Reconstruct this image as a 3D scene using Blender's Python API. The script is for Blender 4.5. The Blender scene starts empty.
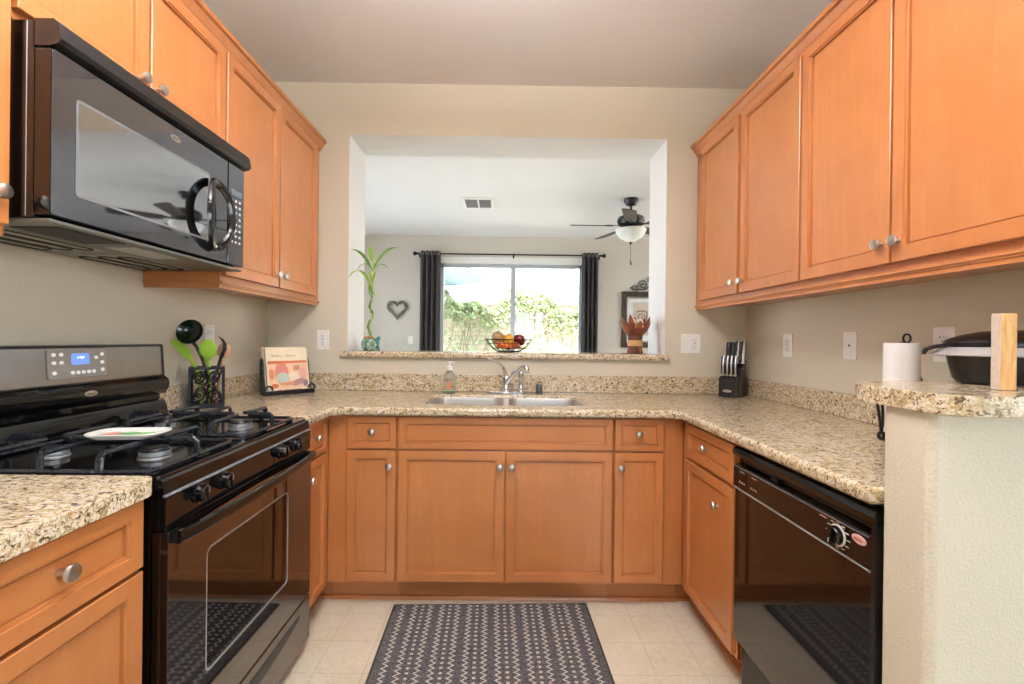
import bpy, bmesh, math, random
from mathutils import Vector, Matrix
R = math.radians
sc = bpy.context.scene
COL = sc.collection

# ------------------------------------------------------------------ camera
F_PX, CX, CY = 454.8875, 505.6908, 340.1237          # fitted for the 1024x684 frame
ROLL, YAW, PITCH, EYE = .0117, .007, .0016, 1.2293
Mp = Matrix(((1, 0, 0), (0, math.cos(PITCH), -math.sin(PITCH)), (0, math.sin(PITCH), math.cos(PITCH))))
My = Matrix(((math.cos(YAW), -math.sin(YAW), 0), (math.sin(YAW), math.cos(YAW), 0), (0, 0, 1)))
M = Mp @ My
ex, ey, ez = M[0], M[1], M[2]
right = ex * math.cos(ROLL) + ez * math.sin(ROLL)
up = -ex * math.sin(ROLL) + ez * math.cos(ROLL)
cam_d = bpy.data.cameras.new('camera')
cam = bpy.data.objects.new('camera', cam_d)
COL.objects.link(cam)
rot = Matrix((right, up, -ey)).transposed().to_4x4()
cam.matrix_world = Matrix.Translation((0, 0, EYE)) @ rot
cam_d.sensor_width = 36
cam_d.lens = F_PX / 1024 * 36
cam_d.shift_x = (512 - CX) / 1024
cam_d.shift_y = -(342 - CY) / 1024
cam_d.clip_start = .02
sc.camera = cam

# ------------------------------------------------------------------ exposure, sky, sun
sc.view_settings.view_transform = 'Standard'
sc.view_settings.look = 'None'
sc.view_settings.gamma = 1
sc.view_settings.use_curve_mapping = False
sc.view_settings.exposure = 0.16
SKY_STRENGTH = 8.3
LAMP_STRENGTH = 16.5
w = bpy.data.worlds.new('sky')
sc.world = w
w.use_nodes = True
bg = w.node_tree.nodes['Background']
bg.inputs[0].default_value = (.72, .85, 1.0, 1)
bg.inputs[1].default_value = SKY_STRENGTH
sun_d = bpy.data.lights.new('sun', 'SUN')
sun_d.energy = 27.0
sun_d.angle = R(1)
sun_d.color = (1, .95, .86)
sun = bpy.data.objects.new('sun', sun_d)
COL.objects.link(sun)
sun.rotation_euler = (R(38), R(-20), 0)                # high, falling on the garden wall


def portal(loc, rx, rz, sx, sy):
    d = bpy.data.lights.new('sky_portal', 'AREA')
    d.shape = 'RECTANGLE'
    d.size, d.size_y = sx, sy
    d.cycles.is_portal = True
    o = bpy.data.objects.new('sky_portal', d)
    COL.objects.link(o)
    o.location = loc
    o.rotation_euler = (rx, 0, rz)


portal((.12, 6.78, 1.2), R(-90), 0, 2.1, 2.4)           # garden door, facing the room
portal((1.2, -3.45, 1.6), R(90), 0, 2.0, 1.4)           # windows of the room behind the camera
portal((4.45, -1.2, 1.4), R(90), R(90), 3.0, 2.3)
portal((4.45, 4.9, 1.4), R(90), R(90), 2.6, 2.2)  # side windows added to the far room, out of view
portal((-2.95, 4.9, 1.4), R(90), R(-90), 2.6, 2.2)


# ------------------------------------------------------------------ materials
def lin(h):
    h = h.lstrip('#')
    c = [int(h[i:i + 2], 16) / 255 for i in (0, 2, 4)]
    return tuple(x / 12.92 if x <= .04045 else ((x + .055) / 1.055) ** 2.4 for x in c) + (1,)


class NT:
    def __init__(s, name):
        s.m = bpy.data.materials.new(name)
        s.m.use_nodes = True
        s.t = s.m.node_tree
        s.b = s.t.nodes['Principled BSDF']
        s.tc = None

    def n(s, typ, **kw):
        nd = s.t.nodes.new(typ)
        for k, v in kw.items():
            if k.startswith('i_'):
                nd.inputs[k[2:].replace('_', ' ')].default_value = v
            else:
                setattr(nd, k, v)
        return nd

    def l(s, a, b):
        s.t.links.new(a, b)

    def obj(s):
        if not s.tc:
            s.tc = s.n('ShaderNodeTexCoord')
        return s.tc.outputs['Object']

    def mapped(s, scale=(1, 1, 1), rot=(0, 0, 0), loc=(0, 0, 0)):
        mp = s.n('ShaderNodeMapping')
        mp.inputs['Scale'].default_value = scale
        mp.inputs['Rotation'].default_value = rot
        mp.inputs['Location'].default_value = loc
        s.l(s.obj(), mp.inputs[0])
        return mp.outputs[0]

    def noise(s, vec, scale, detail=4, rough=.5, dist=0):
        nd = s.n('ShaderNodeTexNoise')
        nd.inputs['Scale'].default_value = scale
        nd.inputs['Detail'].default_value = detail
        nd.inputs['Roughness'].default_value = rough
        nd.inputs['Distortion'].default_value = dist
        s.l(vec, nd.inputs['Vector'])
        return nd.outputs['Fac']

    def ramp(s, fac, stops, interp='LINEAR'):
        r = s.n('ShaderNodeValToRGB')
        r.color_ramp.interpolation = interp
        e = r.color_ramp.elements
        while len(e) < len(stops):
            e.new(.5)
        for i, (p, c) in enumerate(stops):
            e[i].position = p
            e[i].color = lin(c) if isinstance(c, str) else c
        s.l(fac, r.inputs[0])
        return r.outputs[0]

    def mix(s, fac, a, b, mode='MIX'):
        nd = s.n('ShaderNodeMix', data_type='RGBA', blend_type=mode)
        for sock, v in ((nd.inputs[0], fac), (nd.inputs[6], a), (nd.inputs[7], b)):
            if isinstance(v, (int, float)):
                sock.default_value = v
            elif isinstance(v, str):
                sock.default_value = lin(v)
            elif isinstance(v, tuple):
                sock.default_value = v
            else:
                s.l(v, sock)
        return nd.outputs[2]

    def math(s, op, a, b=None, c=None):
        nd = s.n('ShaderNodeMath', operation=op)
        for i, v in enumerate((a, b, c)):
            if v is None:
                continue
            if isinstance(v, (int, float)):
                nd.inputs[i].default_value = v
            else:
                s.l(v, nd.inputs[i])
        return nd.outputs[0]

    def bump(s, h, strength=.2, dist=.002):
        b = s.n('ShaderNodeBump')
        b.inputs['Strength'].default_value = strength
        b.inputs['Distance'].default_value = dist
        s.l(h, b.inputs['Height'])
        s.l(b.outputs[0], s.b.inputs['Normal'])

    def set(s, color=None, rough=None, metal=None, spec=None, coat=None, coat_rough=None, trans=None, ior=None, alpha=None):
        for k, v in (('Base Color', color), ('Roughness', rough), ('Metallic', metal), ('Specular IOR Level', spec),
                     ('Coat Weight', coat), ('Coat Roughness', coat_rough), ('Transmission Weight', trans),
                     ('IOR', ior), ('Alpha', alpha)):
            if v is None:
                continue
            if isinstance(v, str):
                s.b.inputs[k].default_value = lin(v)
            elif isinstance(v, (int, float, tuple)):
                s.b.inputs[k].default_value = v
            else:
                s.l(v, s.b.inputs[k])
        return s


def plain(name, color, rough=.5, metal=0, spec=None, coat=None, var=.04, vs=30, coat_rough=None):
    """one colour with a faint procedural variation"""
    t = NT(name)
    f = t.noise(t.obj(), vs, 3)
    c = lin(color)
    a = tuple(max(0, x * (1 - var)) for x in c[:3]) + (1,)
    b = tuple(min(1, x * (1 + var)) for x in c[:3]) + (1,)
    t.set(t.ramp(f, ((.3, a), (.7, b))), rough, metal, spec, coat, coat_rough)
    return t.m


def glow(name, color, strength):
    t = NT(name)
    t.set(color, .4)
    t.b.inputs['Emission Color'].default_value = lin(color)
    t.b.inputs['Emission Strength'].default_value = strength
    return t.m


def wood(name, horiz=False, tone=0):
    t = NT(name)
    sc_ = (3, 14, 1.1) if not horiz else (1.1, 14, 14)
    if not horiz:
        sc_ = (14, 14, 1.1)
    v = t.mapped(sc_)
    oi = t.n('ShaderNodeObjectInfo')
    n1 = t.noise(v, 3.2, 6, .6, .6)
    fine = t.noise(t.mapped(tuple(x * 8 for x in sc_)), 4, 3, .6)
    cloud = t.ramp(t.noise(t.obj(), 7, 4, .6), ((.38, (0, 0, 0, 1)), (.68, (1, 1, 1, 1))))
    col = t.ramp(n1, ((.2, '#ba743e'), (.55, '#c17c45'), (.85, '#c8864f')))
    col = t.mix(t.math('MULTIPLY', fine, .14), col, '#a06233')
    col = t.mix(t.math('MULTIPLY', cloud, .5), col, '#b06a35')
    hv = t.n('ShaderNodeHueSaturation')
    t.l(t.math('MULTIPLY_ADD', oi.outputs['Random'], .10, .95), hv.inputs['Value'])
    hv.inputs['Saturation'].default_value = 1.0
    t.l(col, hv.inputs['Color'])
    t.set(hv.outputs[0], .38, 0, .5, .6, .2)
    t.bump(fine, .06, .001)
    return t.m


def granite():
    t = NT('granite')
    v = t.mapped((.58, 1, 1), (0, 0, .35))
    wob = t.noise(v, 9, 3, .5)
    n1 = t.noise(v, 96, 4, .62, 1.3)
    n2 = t.noise(t.mapped((1, 1, 1), (0, 0, .5), (5, 2, 1)), 130, 3, .6, .6)
    n3 = t.noise(t.mapped((.55, 1, 1), (0, 0, .35), (1, 7, 3)), 36, 4, .6, 1.5)
    base = t.ramp(n3, ((.32, '#a8936c'), (.45, '#c9b896'), (.6, '#dacfb9'), (.75, '#b3ada3')))
    c = t.mix(t.ramp(n2, ((.57, (0, 0, 0, 1)), (.61, (1, 1, 1, 1)))), base, '#ad8856')
    c = t.mix(t.ramp(n2, ((.33, (1, 1, 1, 1)), (.40, (0, 0, 0, 1)))), c, '#e6dfd0')
    c = t.mix(t.ramp(n1, ((.415, (1, 1, 1, 1)), (.465, (0, 0, 0, 1)))), c, '#70573d')
    c = t.mix(t.ramp(n1, ((.345, (1, 1, 1, 1)), (.39, (0, 0, 0, 1)))), c, '#332b25')
    c = t.mix(t.math('MULTIPLY', wob, .12), c, '#d8c8a4')
    t.set(c, .16, 0, .5)
    return t.m


def wall_paint(name, color, bump=.35):
    t = NT(name)
    n = t.noise(t.obj(), 150, 3, .55)
    big = t.noise(t.obj(), 1.5, 2)
    c = lin(color)
    t.set(t.ramp(big, ((.3, tuple(x * .97 for x in c[:3]) + (1,)), (.7, c))), .6, 0, .35)
    t.bump(n, bump, .004)
    return t.m


def floor_vinyl():
    t = NT('vinyl_floor')
    sep = t.n('ShaderNodeSeparateXYZ')
    t.l(t.obj(), sep.inputs[0])
    S = .18

    def line(o, ph):
        f = t.math('FRACT', t.math('DIVIDE', t.math('SUBTRACT', o, ph), S))
        d = t.math('ABSOLUTE', t.math('SUBTRACT', f, .5))
        return t.math('GREATER_THAN', d, .491)
    ln = t.math('MAXIMUM', line(sep.outputs[0], .582), line(sep.outputs[1], 2.027))
    n = t.noise(t.obj(), 11, 6, .6, 2.2)
    vein = t.math('ABSOLUTE', t.math('SUBTRACT', n, .5))
    veins = t.ramp(vein, ((0, (1, 1, 1, 1)), (.035, (0, 0, 0, 1))))
    base = t.ramp(t.noise(t.obj(), 5, 4), ((.3, '#d9ceb4'), (.7, '#e4dbc6')))
    c = t.mix(t.math('MULTIPLY', veins, .28), base, '#b89c74')
    c = t.mix(t.math('MULTIPLY', ln, .45), c, '#ae9874')
    t.set(c, .32, 0, .45)
    return t.m


def rug_mat():
    """origin at the rug's left far corner: x across, y along"""
    t = NT('rug_weave')
    sep = t.n('ShaderNodeSeparateXYZ')
    t.l(t.obj(), sep.inputs[0])
    x, y = sep.outputs[0], sep.outputs[1]
    P, L = .1226, .026
    u = t.math('MULTIPLY', t.math('FRACT', t.math('DIVIDE', t.math('SUBTRACT', x, -.012), P)), P)
    ph = t.math('FRACT', t.math('DIVIDE', y, L))
    tri = t.math('MULTIPLY', t.math('SUBTRACT', t.math('ABSOLUTE', t.math('SUBTRACT', ph, .5)), .25), .040)

    def zig(c, sg):
        d = t.math('SUBTRACT', t.math('SUBTRACT', u, c), t.math('MULTIPLY', tri, sg))
        return t.math('LESS_THAN', t.math('ABSOLUTE', d), .0048)
    dash = t.math('MULTIPLY', t.math('LESS_THAN', t.math('ABSOLUTE', t.math('SUBTRACT', u, .0212)), .0062),
                  t.math('LESS_THAN', t.math('ABSOLUTE', t.math('SUBTRACT', ph, .5)), .2))
    pat = t.math('MAXIMUM', t.math('MAXIMUM', zig(.056, 1), zig(.1090, -1)), dash)
    dash = t.math('MULTIPLY', dash, t.math('MULTIPLY', t.math('GREATER_THAN', x, .04), t.math('LESS_THAN', x, .85)))
    pat = t.math('MAXIMUM', t.math('MAXIMUM', zig(.056, 1), zig(.1090, -1)), dash)
    pat = t.math('MULTIPLY', pat, t.math('GREATER_THAN', x, .02))
    nz = t.noise(t.obj(), 260, 2, .6)
    pat = t.math('MULTIPLY', pat, t.math('GREATER_THAN', nz, .40))
    fleck = t.noise(t.mapped((1, 1, 1), (0, 0, 0), (3, 1, 0)), 300, 2, .6)
    base = t.ramp(fleck, ((.34, '#2a2a2d'), (.50, '#525254'), (.66, '#8a8784')))
    c = t.mix(pat, base, '#c9c2b8')
    t.set(c, .95, 0, .1)
    t.bump(nz, .5, .003)
    return t.m


def thin_glass(name, tint=(1, 1, 1, 1), ior=1.45, rough=.0):
    m = bpy.data.materials.new(name)
    m.use_nodes = True
    t = m.node_tree
    t.nodes.clear()
    o = t.nodes.new('ShaderNodeOutputMaterial')
    mx = t.nodes.new('ShaderNodeMixShader')
    tr = t.nodes.new('ShaderNodeBsdfTransparent')
    gl = t.nodes.new('ShaderNodeBsdfGlossy')
    fr = t.nodes.new('ShaderNodeFresnel')
    fr.inputs[0].default_value = ior
    tr.inputs[0].default_value = tint
    gl.inputs['Roughness'].default_value = rough
    t.links.new(fr.outputs[0], mx.inputs[0])
    t.links.new(tr.outputs[0], mx.inputs[1])
    t.links.new(gl.outputs[0], mx.inputs[2])
    t.links.new(mx.outputs[0], o.inputs[0])
    return m


WOOD, WOODH = wood('honey_maple'), wood('honey_maple_across', True)
GRAN = granite()
KWALL = wall_paint('kitchen_wall_paint', '#d5ccb7', .55)
FWALL = wall_paint('far_room_wall_paint', '#d3cabd')
CEIL = wall_paint('ceiling_paint', '#ece8e6', .2)
WHITEP = wall_paint('white_reveal', '#e9e8e6', .2)  # lining of the openings, whiter than the walls on either side
FLOORM = floor_vinyl()
RUG = rug_mat()
BLACK = plain('black_enamel', '#0b0a0a', .09, 0, .6, var=.1)
BLACKG = plain('black_glass', '#060606', .04, 0, .6, var=.1)
BLACKM = plain('mirror_black_door', '#7e8087', .035, .95, var=.03)
BLACKO = plain('oven_door_black', '#0a0909', .05, 0, 1.0, var=.1)
BLACKO.node_tree.nodes['Principled BSDF'].inputs['IOR'].default_value = 1.9
BLACKD = plain('dishwasher_black', '#080707', .06, 0, .75, var=.1)
BLACKD.node_tree.nodes['Principled BSDF'].inputs['IOR'].default_value = 1.6
BLACKP = plain('black_plastic', '#131314', .33, 0, .5)
IRON = plain('cast_iron', '#24262c', .27, .15, .6, var=.25, vs=90)
WIRON = plain('wrought_iron', '#16151a', .45, .3, var=.2)
NICKEL = plain('satin_nickel', '#c9c3bb', .28, 1, var=.03)
CHROME = plain('chrome', '#dfe1e4', .10, 1, var=.02)
STEEL = plain('brushed_steel', '#dcd9d4', .42, 1, var=.05, vs=60)
DKSTEEL = plain('dark_mirror_steel', '#a8a29c', .2, .95, var=.06)
ALUM = plain('grey_aluminium', '#a3a5a4', .38, .6, var=.08)
WHITEPL = plain('white_plastic', '#efece6', .35, 0)
SLOT = plain('dark_slot', '#2a2724', .6)
GREYTRIM = plain('grey_trim', '#8d8f94', .3, .5)
PAPER = plain('paper_towel_paper', '#f1efec', .9, 0, .1, var=.02, vs=120)
GREEN = plain('lime_silicone', '#9cc53a', .35, 0, .5)
DKGREEN = plain('dark_green_nylon', '#0d1f14', .14, 0, .6)
SPOONW = plain('spoon_wood', '#c99b74', .5)



# ------------------------------------------------------------------ mesh helpers
def wm(o):
    m = o.matrix_basis.copy()
    while o.parent:
        o = o.parent
        m = o.matrix_basis @ m
    return m


def link(name, bm, mat, parent=None, smooth=35, local=False):
    """turn a bmesh (in world coordinates unless local) into ONE object under parent"""
    if parent is not None and not local:
        bm.transform(wm(parent).inverted())
    bmesh.ops.recalc_face_normals(bm, faces=bm.faces)
    me = bpy.data.meshes.new(name)
    bm.to_mesh(me)
    bm.free()
    for mm in (mat if isinstance(mat, (list, tuple)) else [mat]):
        me.materials.append(mm)
    if smooth:
        me.shade_smooth()
        me.set_sharp_from_angle(angle=R(smooth))
    o = bpy.data.objects.new(name, me)
    COL.objects.link(o)
    if smooth and smooth < 60:
        md_ = o.modifiers.new('face_weighted_normals', 'WEIGHTED_NORMAL')
        md_.keep_sharp = True
        md_.weight = 100
    if parent is not None:
        o.parent = parent
    return o


def tag(o, label=None, cat=None, group=None, kind=None):
    for k, v in (('label', label), ('category', cat), ('group', group), ('kind', kind)):
        if v:
            o[k] = v
    return o


def thing(name, label, cat, loc=(0, 0, 0), rz=0, group=None):
    o = bpy.data.objects.new(name, None)
    o.empty_display_size = .05
    COL.objects.link(o)
    o.location = loc
    o.rotation_euler = (0, 0, rz)
    return tag(o, label, cat, group)


def copy_tree(o, parent=None):
    c = o.copy()
    COL.objects.link(c)
    c.parent = parent
    for ch in list(o.children):
        copy_tree(ch, c)
    return c


def box(bm, x0, x1, y0, y1, z0, z1, r=0, seg=2, mat=0):
    g = bmesh.ops.create_cube(bm, size=1)
    vs = g['verts']
    for v in vs:
        v.co = Vector(((x0 + x1) / 2 + v.co.x * (x1 - x0), (y0 + y1) / 2 + v.co.y * (y1 - y0), (z0 + z1) / 2 + v.co.z * (z1 - z0)))
    fs = set(f for v in vs for f in v.link_faces)
    for f in fs:
        f.material_index = mat
    if r:
        es = list(set(e for v in vs for e in v.link_edges))
        bmesh.ops.bevel(bm, geom=es, offset=r, segments=seg, profile=.5, affect='EDGES', clamp_overlap=True)
    return bm


def B(*a, **k):
    return box(bmesh.new(), *a, **k)


def ring_faces(bm, rings, close_u=True, cap0=True, cap1=True, mat=0):
    vr = [[bm.verts.new(p) for p in r] for r in rings]
    n = len(vr[0])
    for a, b in zip(vr, vr[1:]):
        for i in range(n if close_u else n - 1):
            j = (i + 1) % n
            f = bm.faces.new((a[i], a[j], b[j], b[i]))
            f.material_index = mat
    if cap0:
        bm.faces.new(vr[0]).material_index = mat
    if cap1:
        bm.faces.new(list(reversed(vr[-1]))).material_index = mat
    return vr


def tube(bm, pts, r, n=8, closed=False, flat=None, mat=0):
    """sweep a circle (or ellipse flat=(a,b)) along points; r may be a list"""
    P = [Vector(p) for p in pts]
    m = len(P)
    rr = r if isinstance(r, (list, tuple)) else [r] * m
    rings = []
    prev = None
    for i in range(m):
        if closed:
            d = P[(i + 1) % m] - P[(i - 1) % m]
        else:
            d = P[min(i + 1, m - 1)] - P[max(i - 1, 0)]
        d = d.normalized() if d.length > 1e-9 else Vector((0, 0, 1))
        if prev is None:
            a = Vector((0, 0, 1)) if abs(d.z) < .9 else Vector((1, 0, 0))
            u = d.cross(a).normalized()
        else:
            u = (prev - d * prev.dot(d)).normalized()
        prev = u
        v = d.cross(u)
        fa, fb = flat if flat else (1, 1)
        rings.append([P[i] + (u * math.cos(t) * fa + v * math.sin(t) * fb) * rr[i] for t in (2 * math.pi * k / n for k in range(n))])
    if closed:
        vr = [[bm.verts.new(p) for p in q] for q in rings]
        for i in range(m):
            a, b = vr[i], vr[(i + 1) % m]
            for k in range(n):
                bm.faces.new((a[k], a[(k + 1) % n], b[(k + 1) % n], b[k])).material_index = mat
    else:
        ring_faces(bm, rings, mat=mat)
    return bm


def arc(c, r, a0, a1, n, plane='xz'):
    out = []
    for i in range(n + 1):
        a = R(a0 + (a1 - a0) * i / n)
        p, q = r * math.cos(a), r * math.sin(a)
        out.append({'xz': (c[0] + p, c[1], c[2] + q), 'xy': (c[0] + p, c[1] + q, c[2]), 'yz': (c[0], c[1] + p, c[2] + q)}[plane])
    return out


def lathe(bm, prof, c=(0, 0, 0), n=24, mtx=None, mat=0):
    """profile of (radius, height) about z, moved to c, optional rotation matrix applied first"""
    rings = []
    for r, h in prof:
        r = max(r, 1e-4)
        ring = [Vector((r * math.cos(2 * math.pi * k / n), r * math.sin(2 * math.pi * k / n), h)) for k in range(n)]
        if mtx:
            ring = [mtx @ p for p in ring]
        rings.append([p + Vector(c) for p in ring])
    ring_faces(bm, rings, mat=mat)
    return bm


def prism(bm, poly, a, b, axis='y', mat=0):
    """extrude a 2D polygon; axis y: poly is (x,z); axis x: (y,z); axis z: (x,y)"""
    f = {'y': lambda p, t: (p[0], t, p[1]), 'x': lambda p, t: (t, p[0], p[1]), 'z': lambda p, t: (p[0], p[1], t)}[axis]
    ring_faces(bm, [[f(p, a) for p in poly], [f(p, b) for p in poly]], mat=mat)
    return bm


def ball(bm, c, r, n=14, sz=(1, 1, 1), mtx=None):
    prof = [(math.sin(math.pi * i / n), -math.cos(math.pi * i / n)) for i in range(n + 1)]
    s = Matrix.Diagonal((r * sz[0], r * sz[1], r * sz[2])).to_3x3()
    return lathe(bm, prof, c, n * 2, (mtx.to_3x3() @ s) if mtx else s)


def rrect(x0, x1, y0, y1, r, n=5):
    out = []
    for cx, cy, a in ((x1 - r, y1 - r, 0), (x0 + r, y1 - r, 90), (x0 + r, y0 + r, 180), (x1 - r, y0 + r, 270)):
        for i in range(n + 1):
            t = R(a + 90 * i / n)
            out.append((cx + r * math.cos(t), cy + r * math.sin(t)))
    return out


def slab(outer, holes, z0, z1, r=.012, seg=3):
    """horizontal slab with holes and eased edges"""
    bm = bmesh.new()
    edges = []
    for loop in [outer] + holes:
        vs = [bm.verts.new((p[0], p[1], z0)) for p in loop]
        edges += [bm.edges.new((vs[i], vs[(i + 1) % len(vs)])) for i in range(len(vs))]
    bmesh.ops.triangle_fill(bm, use_beauty=True, use_dissolve=False, edges=edges)
    g = bmesh.ops.extrude_face_region(bm, geom=list(bm.faces))
    for v in [e for e in g['geom'] if isinstance(e, bmesh.types.BMVert)]:
        v.co.z = z1
    bmesh.ops.recalc_face_normals(bm, faces=bm.faces)
    es = [e for e in bm.edges if len(e.link_faces) == 2 and abs(e.link_faces[0].normal.z - e.link_faces[1].normal.z) > .8]
    bmesh.ops.bevel(bm, geom=es, offset=r, segments=seg, profile=.5, affect='EDGES', clamp_overlap=True)
    return bm


def struct(name, bm, mat, parent=None, smooth=35):
    o = link(name, bm, mat, parent, smooth)
    if parent is None:
        o['kind'] = 'structure'
    return o

# ================================================================== the room shell
WL, WR, WB, WT = -1.40, 1.456, 2.713, .312            # kitchen left / right / back wall and its thickness
FAR, CZ = 6.715, 2.743
OX0, OX1, OZ0, OZ1 = -.922, .970, 1.111, 2.437        # pass-through

struct('floor', B(-3.1, 4.6, -3.5, 6.9, -.08, 0), FLOORM)
struct('ceiling', B(-3.1, 4.6, -3.5, 6.9, CZ, CZ + .1), CEIL)


def opening_wall(name, x0, x1, y0, y1, hx0, hx1, hz0, hz1, mats, axis='x', z1=CZ):
    """wall with one rectangular hole; material 1 lines the hole, material 2 is the far face"""
    bm = bmesh.new()
    xs, zs = [x0, hx0, hx1, x1], [0, hz0, hz1, z1]
    for y, mi in ((y0, 0), (y1, 2)):
        for i in range(3):
            for k in range(3):
                if i == 1 and k == 1:
                    continue
                if zs[k + 1] - zs[k] < 1e-6:
                    continue
                f = bm.faces.new([bm.verts.new((a, y, b)) for a, b in ((xs[i], zs[k]), (xs[i + 1], zs[k]), (xs[i + 1], zs[k + 1]), (xs[i], zs[k + 1]))])
                f.material_index = mi
    for (a, b), (c, d), mi in (((hx0, hz0), (hx0, hz1), 1), ((hx1, hz0), (hx1, hz1), 1), ((hx0, hz0), (hx1, hz0), 1), ((hx0, hz1), (hx1, hz1), 1),
                               ((x0, 0), (x0, z1), 0), ((x1, 0), (x1, z1), 0), ((x0, z1), (x1, z1), 0), ((x0, 0), (x1, 0), 0)):
        if mi == 1 and hz0 <= 1e-6 and b == d == hz0:
            continue
        f = bm.faces.new([bm.verts.new(p) for p in ((a, y0, b), (c, y0, d), (c, y1, d), (a, y1, b))])
        f.material_index = mi
    bmesh.ops.remove_doubles(bm, verts=bm.verts, dist=1e-5)
    if axis == 'y':
        bm.transform(Matrix(((0, 1, 0, 0), (1, 0, 0, 0), (0, 0, 1, 0), (0, 0, 0, 1))))
    return struct(name, bm, mats, smooth=0)


opening_wall('wall_back', -3.0, 4.5, WB, WB + WT, OX0, OX1, OZ0, OZ1, [KWALL, WHITEP, FWALL])
struct('wall_left', B(WL - .12, WL, -3.4, WB - .0005, 0, CZ), KWALL)
struct('wall_right', B(WR, WR + .115, .8, WB - .0005, 0, CZ), KWALL)
HALF0, HALF1, HALFX = .853, .968, .812
struct('wall_half', prism(bmesh.new(), rrect(HALFX, WR - .0005, HALF0, HALF1, .018, 5), 0, 1.100, 'z'), KWALL)
DX0, DX1, DZ1 = -.93, 1.18, 2.44
opening_wall('wall_far', -3.0, 4.5, FAR, FAR + .14, DX0, DX1, 0, DZ1, [FWALL, WHITEP, FWALL])
opening_wall('wall_far_left', WB + WT, FAR, -3.1, -3.0, 3.65, 6.15, .25, 2.5, [FWALL, WHITEP, FWALL], 'y')  # unseen opening added to bring daylight into the far room
opening_wall('wall_far_right', WB + WT, FAR, 4.5, 4.6, 3.65, 6.15, .25, 2.5, [FWALL, WHITEP, FWALL], 'y')  # matching added opening on the other side, also unseen
opening_wall('wall_front', -1.52, 4.5, -3.54, -3.4, .2, 2.2, .9, 2.3, [KWALL, WHITEP, KWALL])
opening_wall('wall_side', -3.4, WB, 4.5, 4.62, -2.7, .3, .25, 2.55, [KWALL, WHITEP, KWALL], 'y')
GLASS = thin_glass('window_glass')


def window_frame(name, x0, x1, z0, z1, y, dep, mull, mtx=None):
    bm = bmesh.new()
    t = .05
    for a in ((x0, x0 + t, z0, z1), (x1 - t, x1, z0, z1), (x0, x1, z0, z0 + t), (x0, x1, z1 - t, z1)):
        box(bm, a[0], a[1], y, y + dep, a[2], a[3], .004)
    for mx in mull:
        box(bm, mx - .035, mx + .035, y + .005, y + dep - .005, z0 + t * .9, z1 - t * .9, .004)
    if mtx:
        bm.transform(mtx)
    o = struct(name, bm, WINALU)
    g = B(x0 + t, x1 - t, y + dep * .4, y + dep * .4 + .006, z0 + t, z1 - t)
    if mtx:
        g.transform(mtx)
    link('pane', g, GLASS, o, 0)
    return o


WINALU = plain('window_aluminium', '#b4b7ba', .4, .1)
win = window_frame('window_1', DX0, DX1, 0, 2.34, FAR + .03, .07, (.148,))
link('head_rail', B(DX0, DX1, FAR - .005, FAR + .08, 2.34, DZ1, .006), WHITEPL, win)
window_frame('window_2', .2, 2.2, .9, 2.3, -3.5, .07, (1.2,))
SW = Matrix(((0, 1, 0, 0), (1, 0, 0, 0), (0, 0, 1, 0), (0, 0, 0, 1)))
window_frame('window_3', -2.7, .3, .25, 2.55, 4.53, .07, (-1.2,), SW)
window_frame('added_window_left', 3.65, 6.15, .25, 2.5, -3.08, .07, (4.9,), SW)  # unseen window added to brighten the far room
window_frame('added_window_right', 3.65, 6.15, .25, 2.5, 4.52, .07, (4.9,), SW)  # second added window, also out of view, for more daylight

# granite sill of the pass-through: wraps 3 cm in front of the wall
SILLZ = 1.149
sill_poly = [(-.958, 2.683), (.996, 2.683), (.996, 2.711), (.968, 2.7131), (.968, 3.055), (-.920, 3.055), (-.920, 2.7131), (-.958, 2.711)]
tag(link('granite_sill', slab(sill_poly, [], OZ0 + .0005, SILLZ, .013, 3), GRAN),
    'long speckled granite sill in the pass-through opening above the sink', 'sill')

# ================================================================== cabinets
XL, XR, CB = -.790, .837, 2.080                        # face-frame planes: left run, right run, back run
UL, UR = -1.100, 1.154


def front_bm(x0, x1, z0, z1, t=.02, fw=.046):
    """recessed-panel front with a bead, facing -y, back at y=0"""
    bm = bmesh.new()
    rings = []
    for ins, y in ((0, -.0005), (0, -t + .0018), (.0018, -t), (fw - .011, -t), (fw - .0102, -t + .0045), (fw - .005, -t + .0045),
                   (fw - .0045, -t + .0135), (fw - .0005, -t + .0135), (fw + .0005, -t + .0105)):
        rings.append([(x0 + ins, y, z0 + ins), (x1 - ins, y, z0 + ins), (x1 - ins, y, z1 - ins), (x0 + ins, y, z1 - ins)])
    ring_faces(bm, rings)
    return bm


_kb = lathe(bmesh.new(), [(.0075, 0), (.0065, .003), (.0055, .012), (.0075, .015), (.0150, .0175), (.0168, .021), (.0150, .0255), (.008, .0285), (0, .029)],
            n=20, mtx=Matrix.Rotation(R(90), 3, 'X'))
KNOB = bpy.data.meshes.new('knob')
bmesh.ops.recalc_face_normals(_kb, faces=_kb.faces)
_kb.to_mesh(KNOB)
_kb.free()
KNOB.materials.append(NICKEL)
KNOB.shade_smooth()
KNOB.set_sharp_from_angle(angle=R(40))


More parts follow.
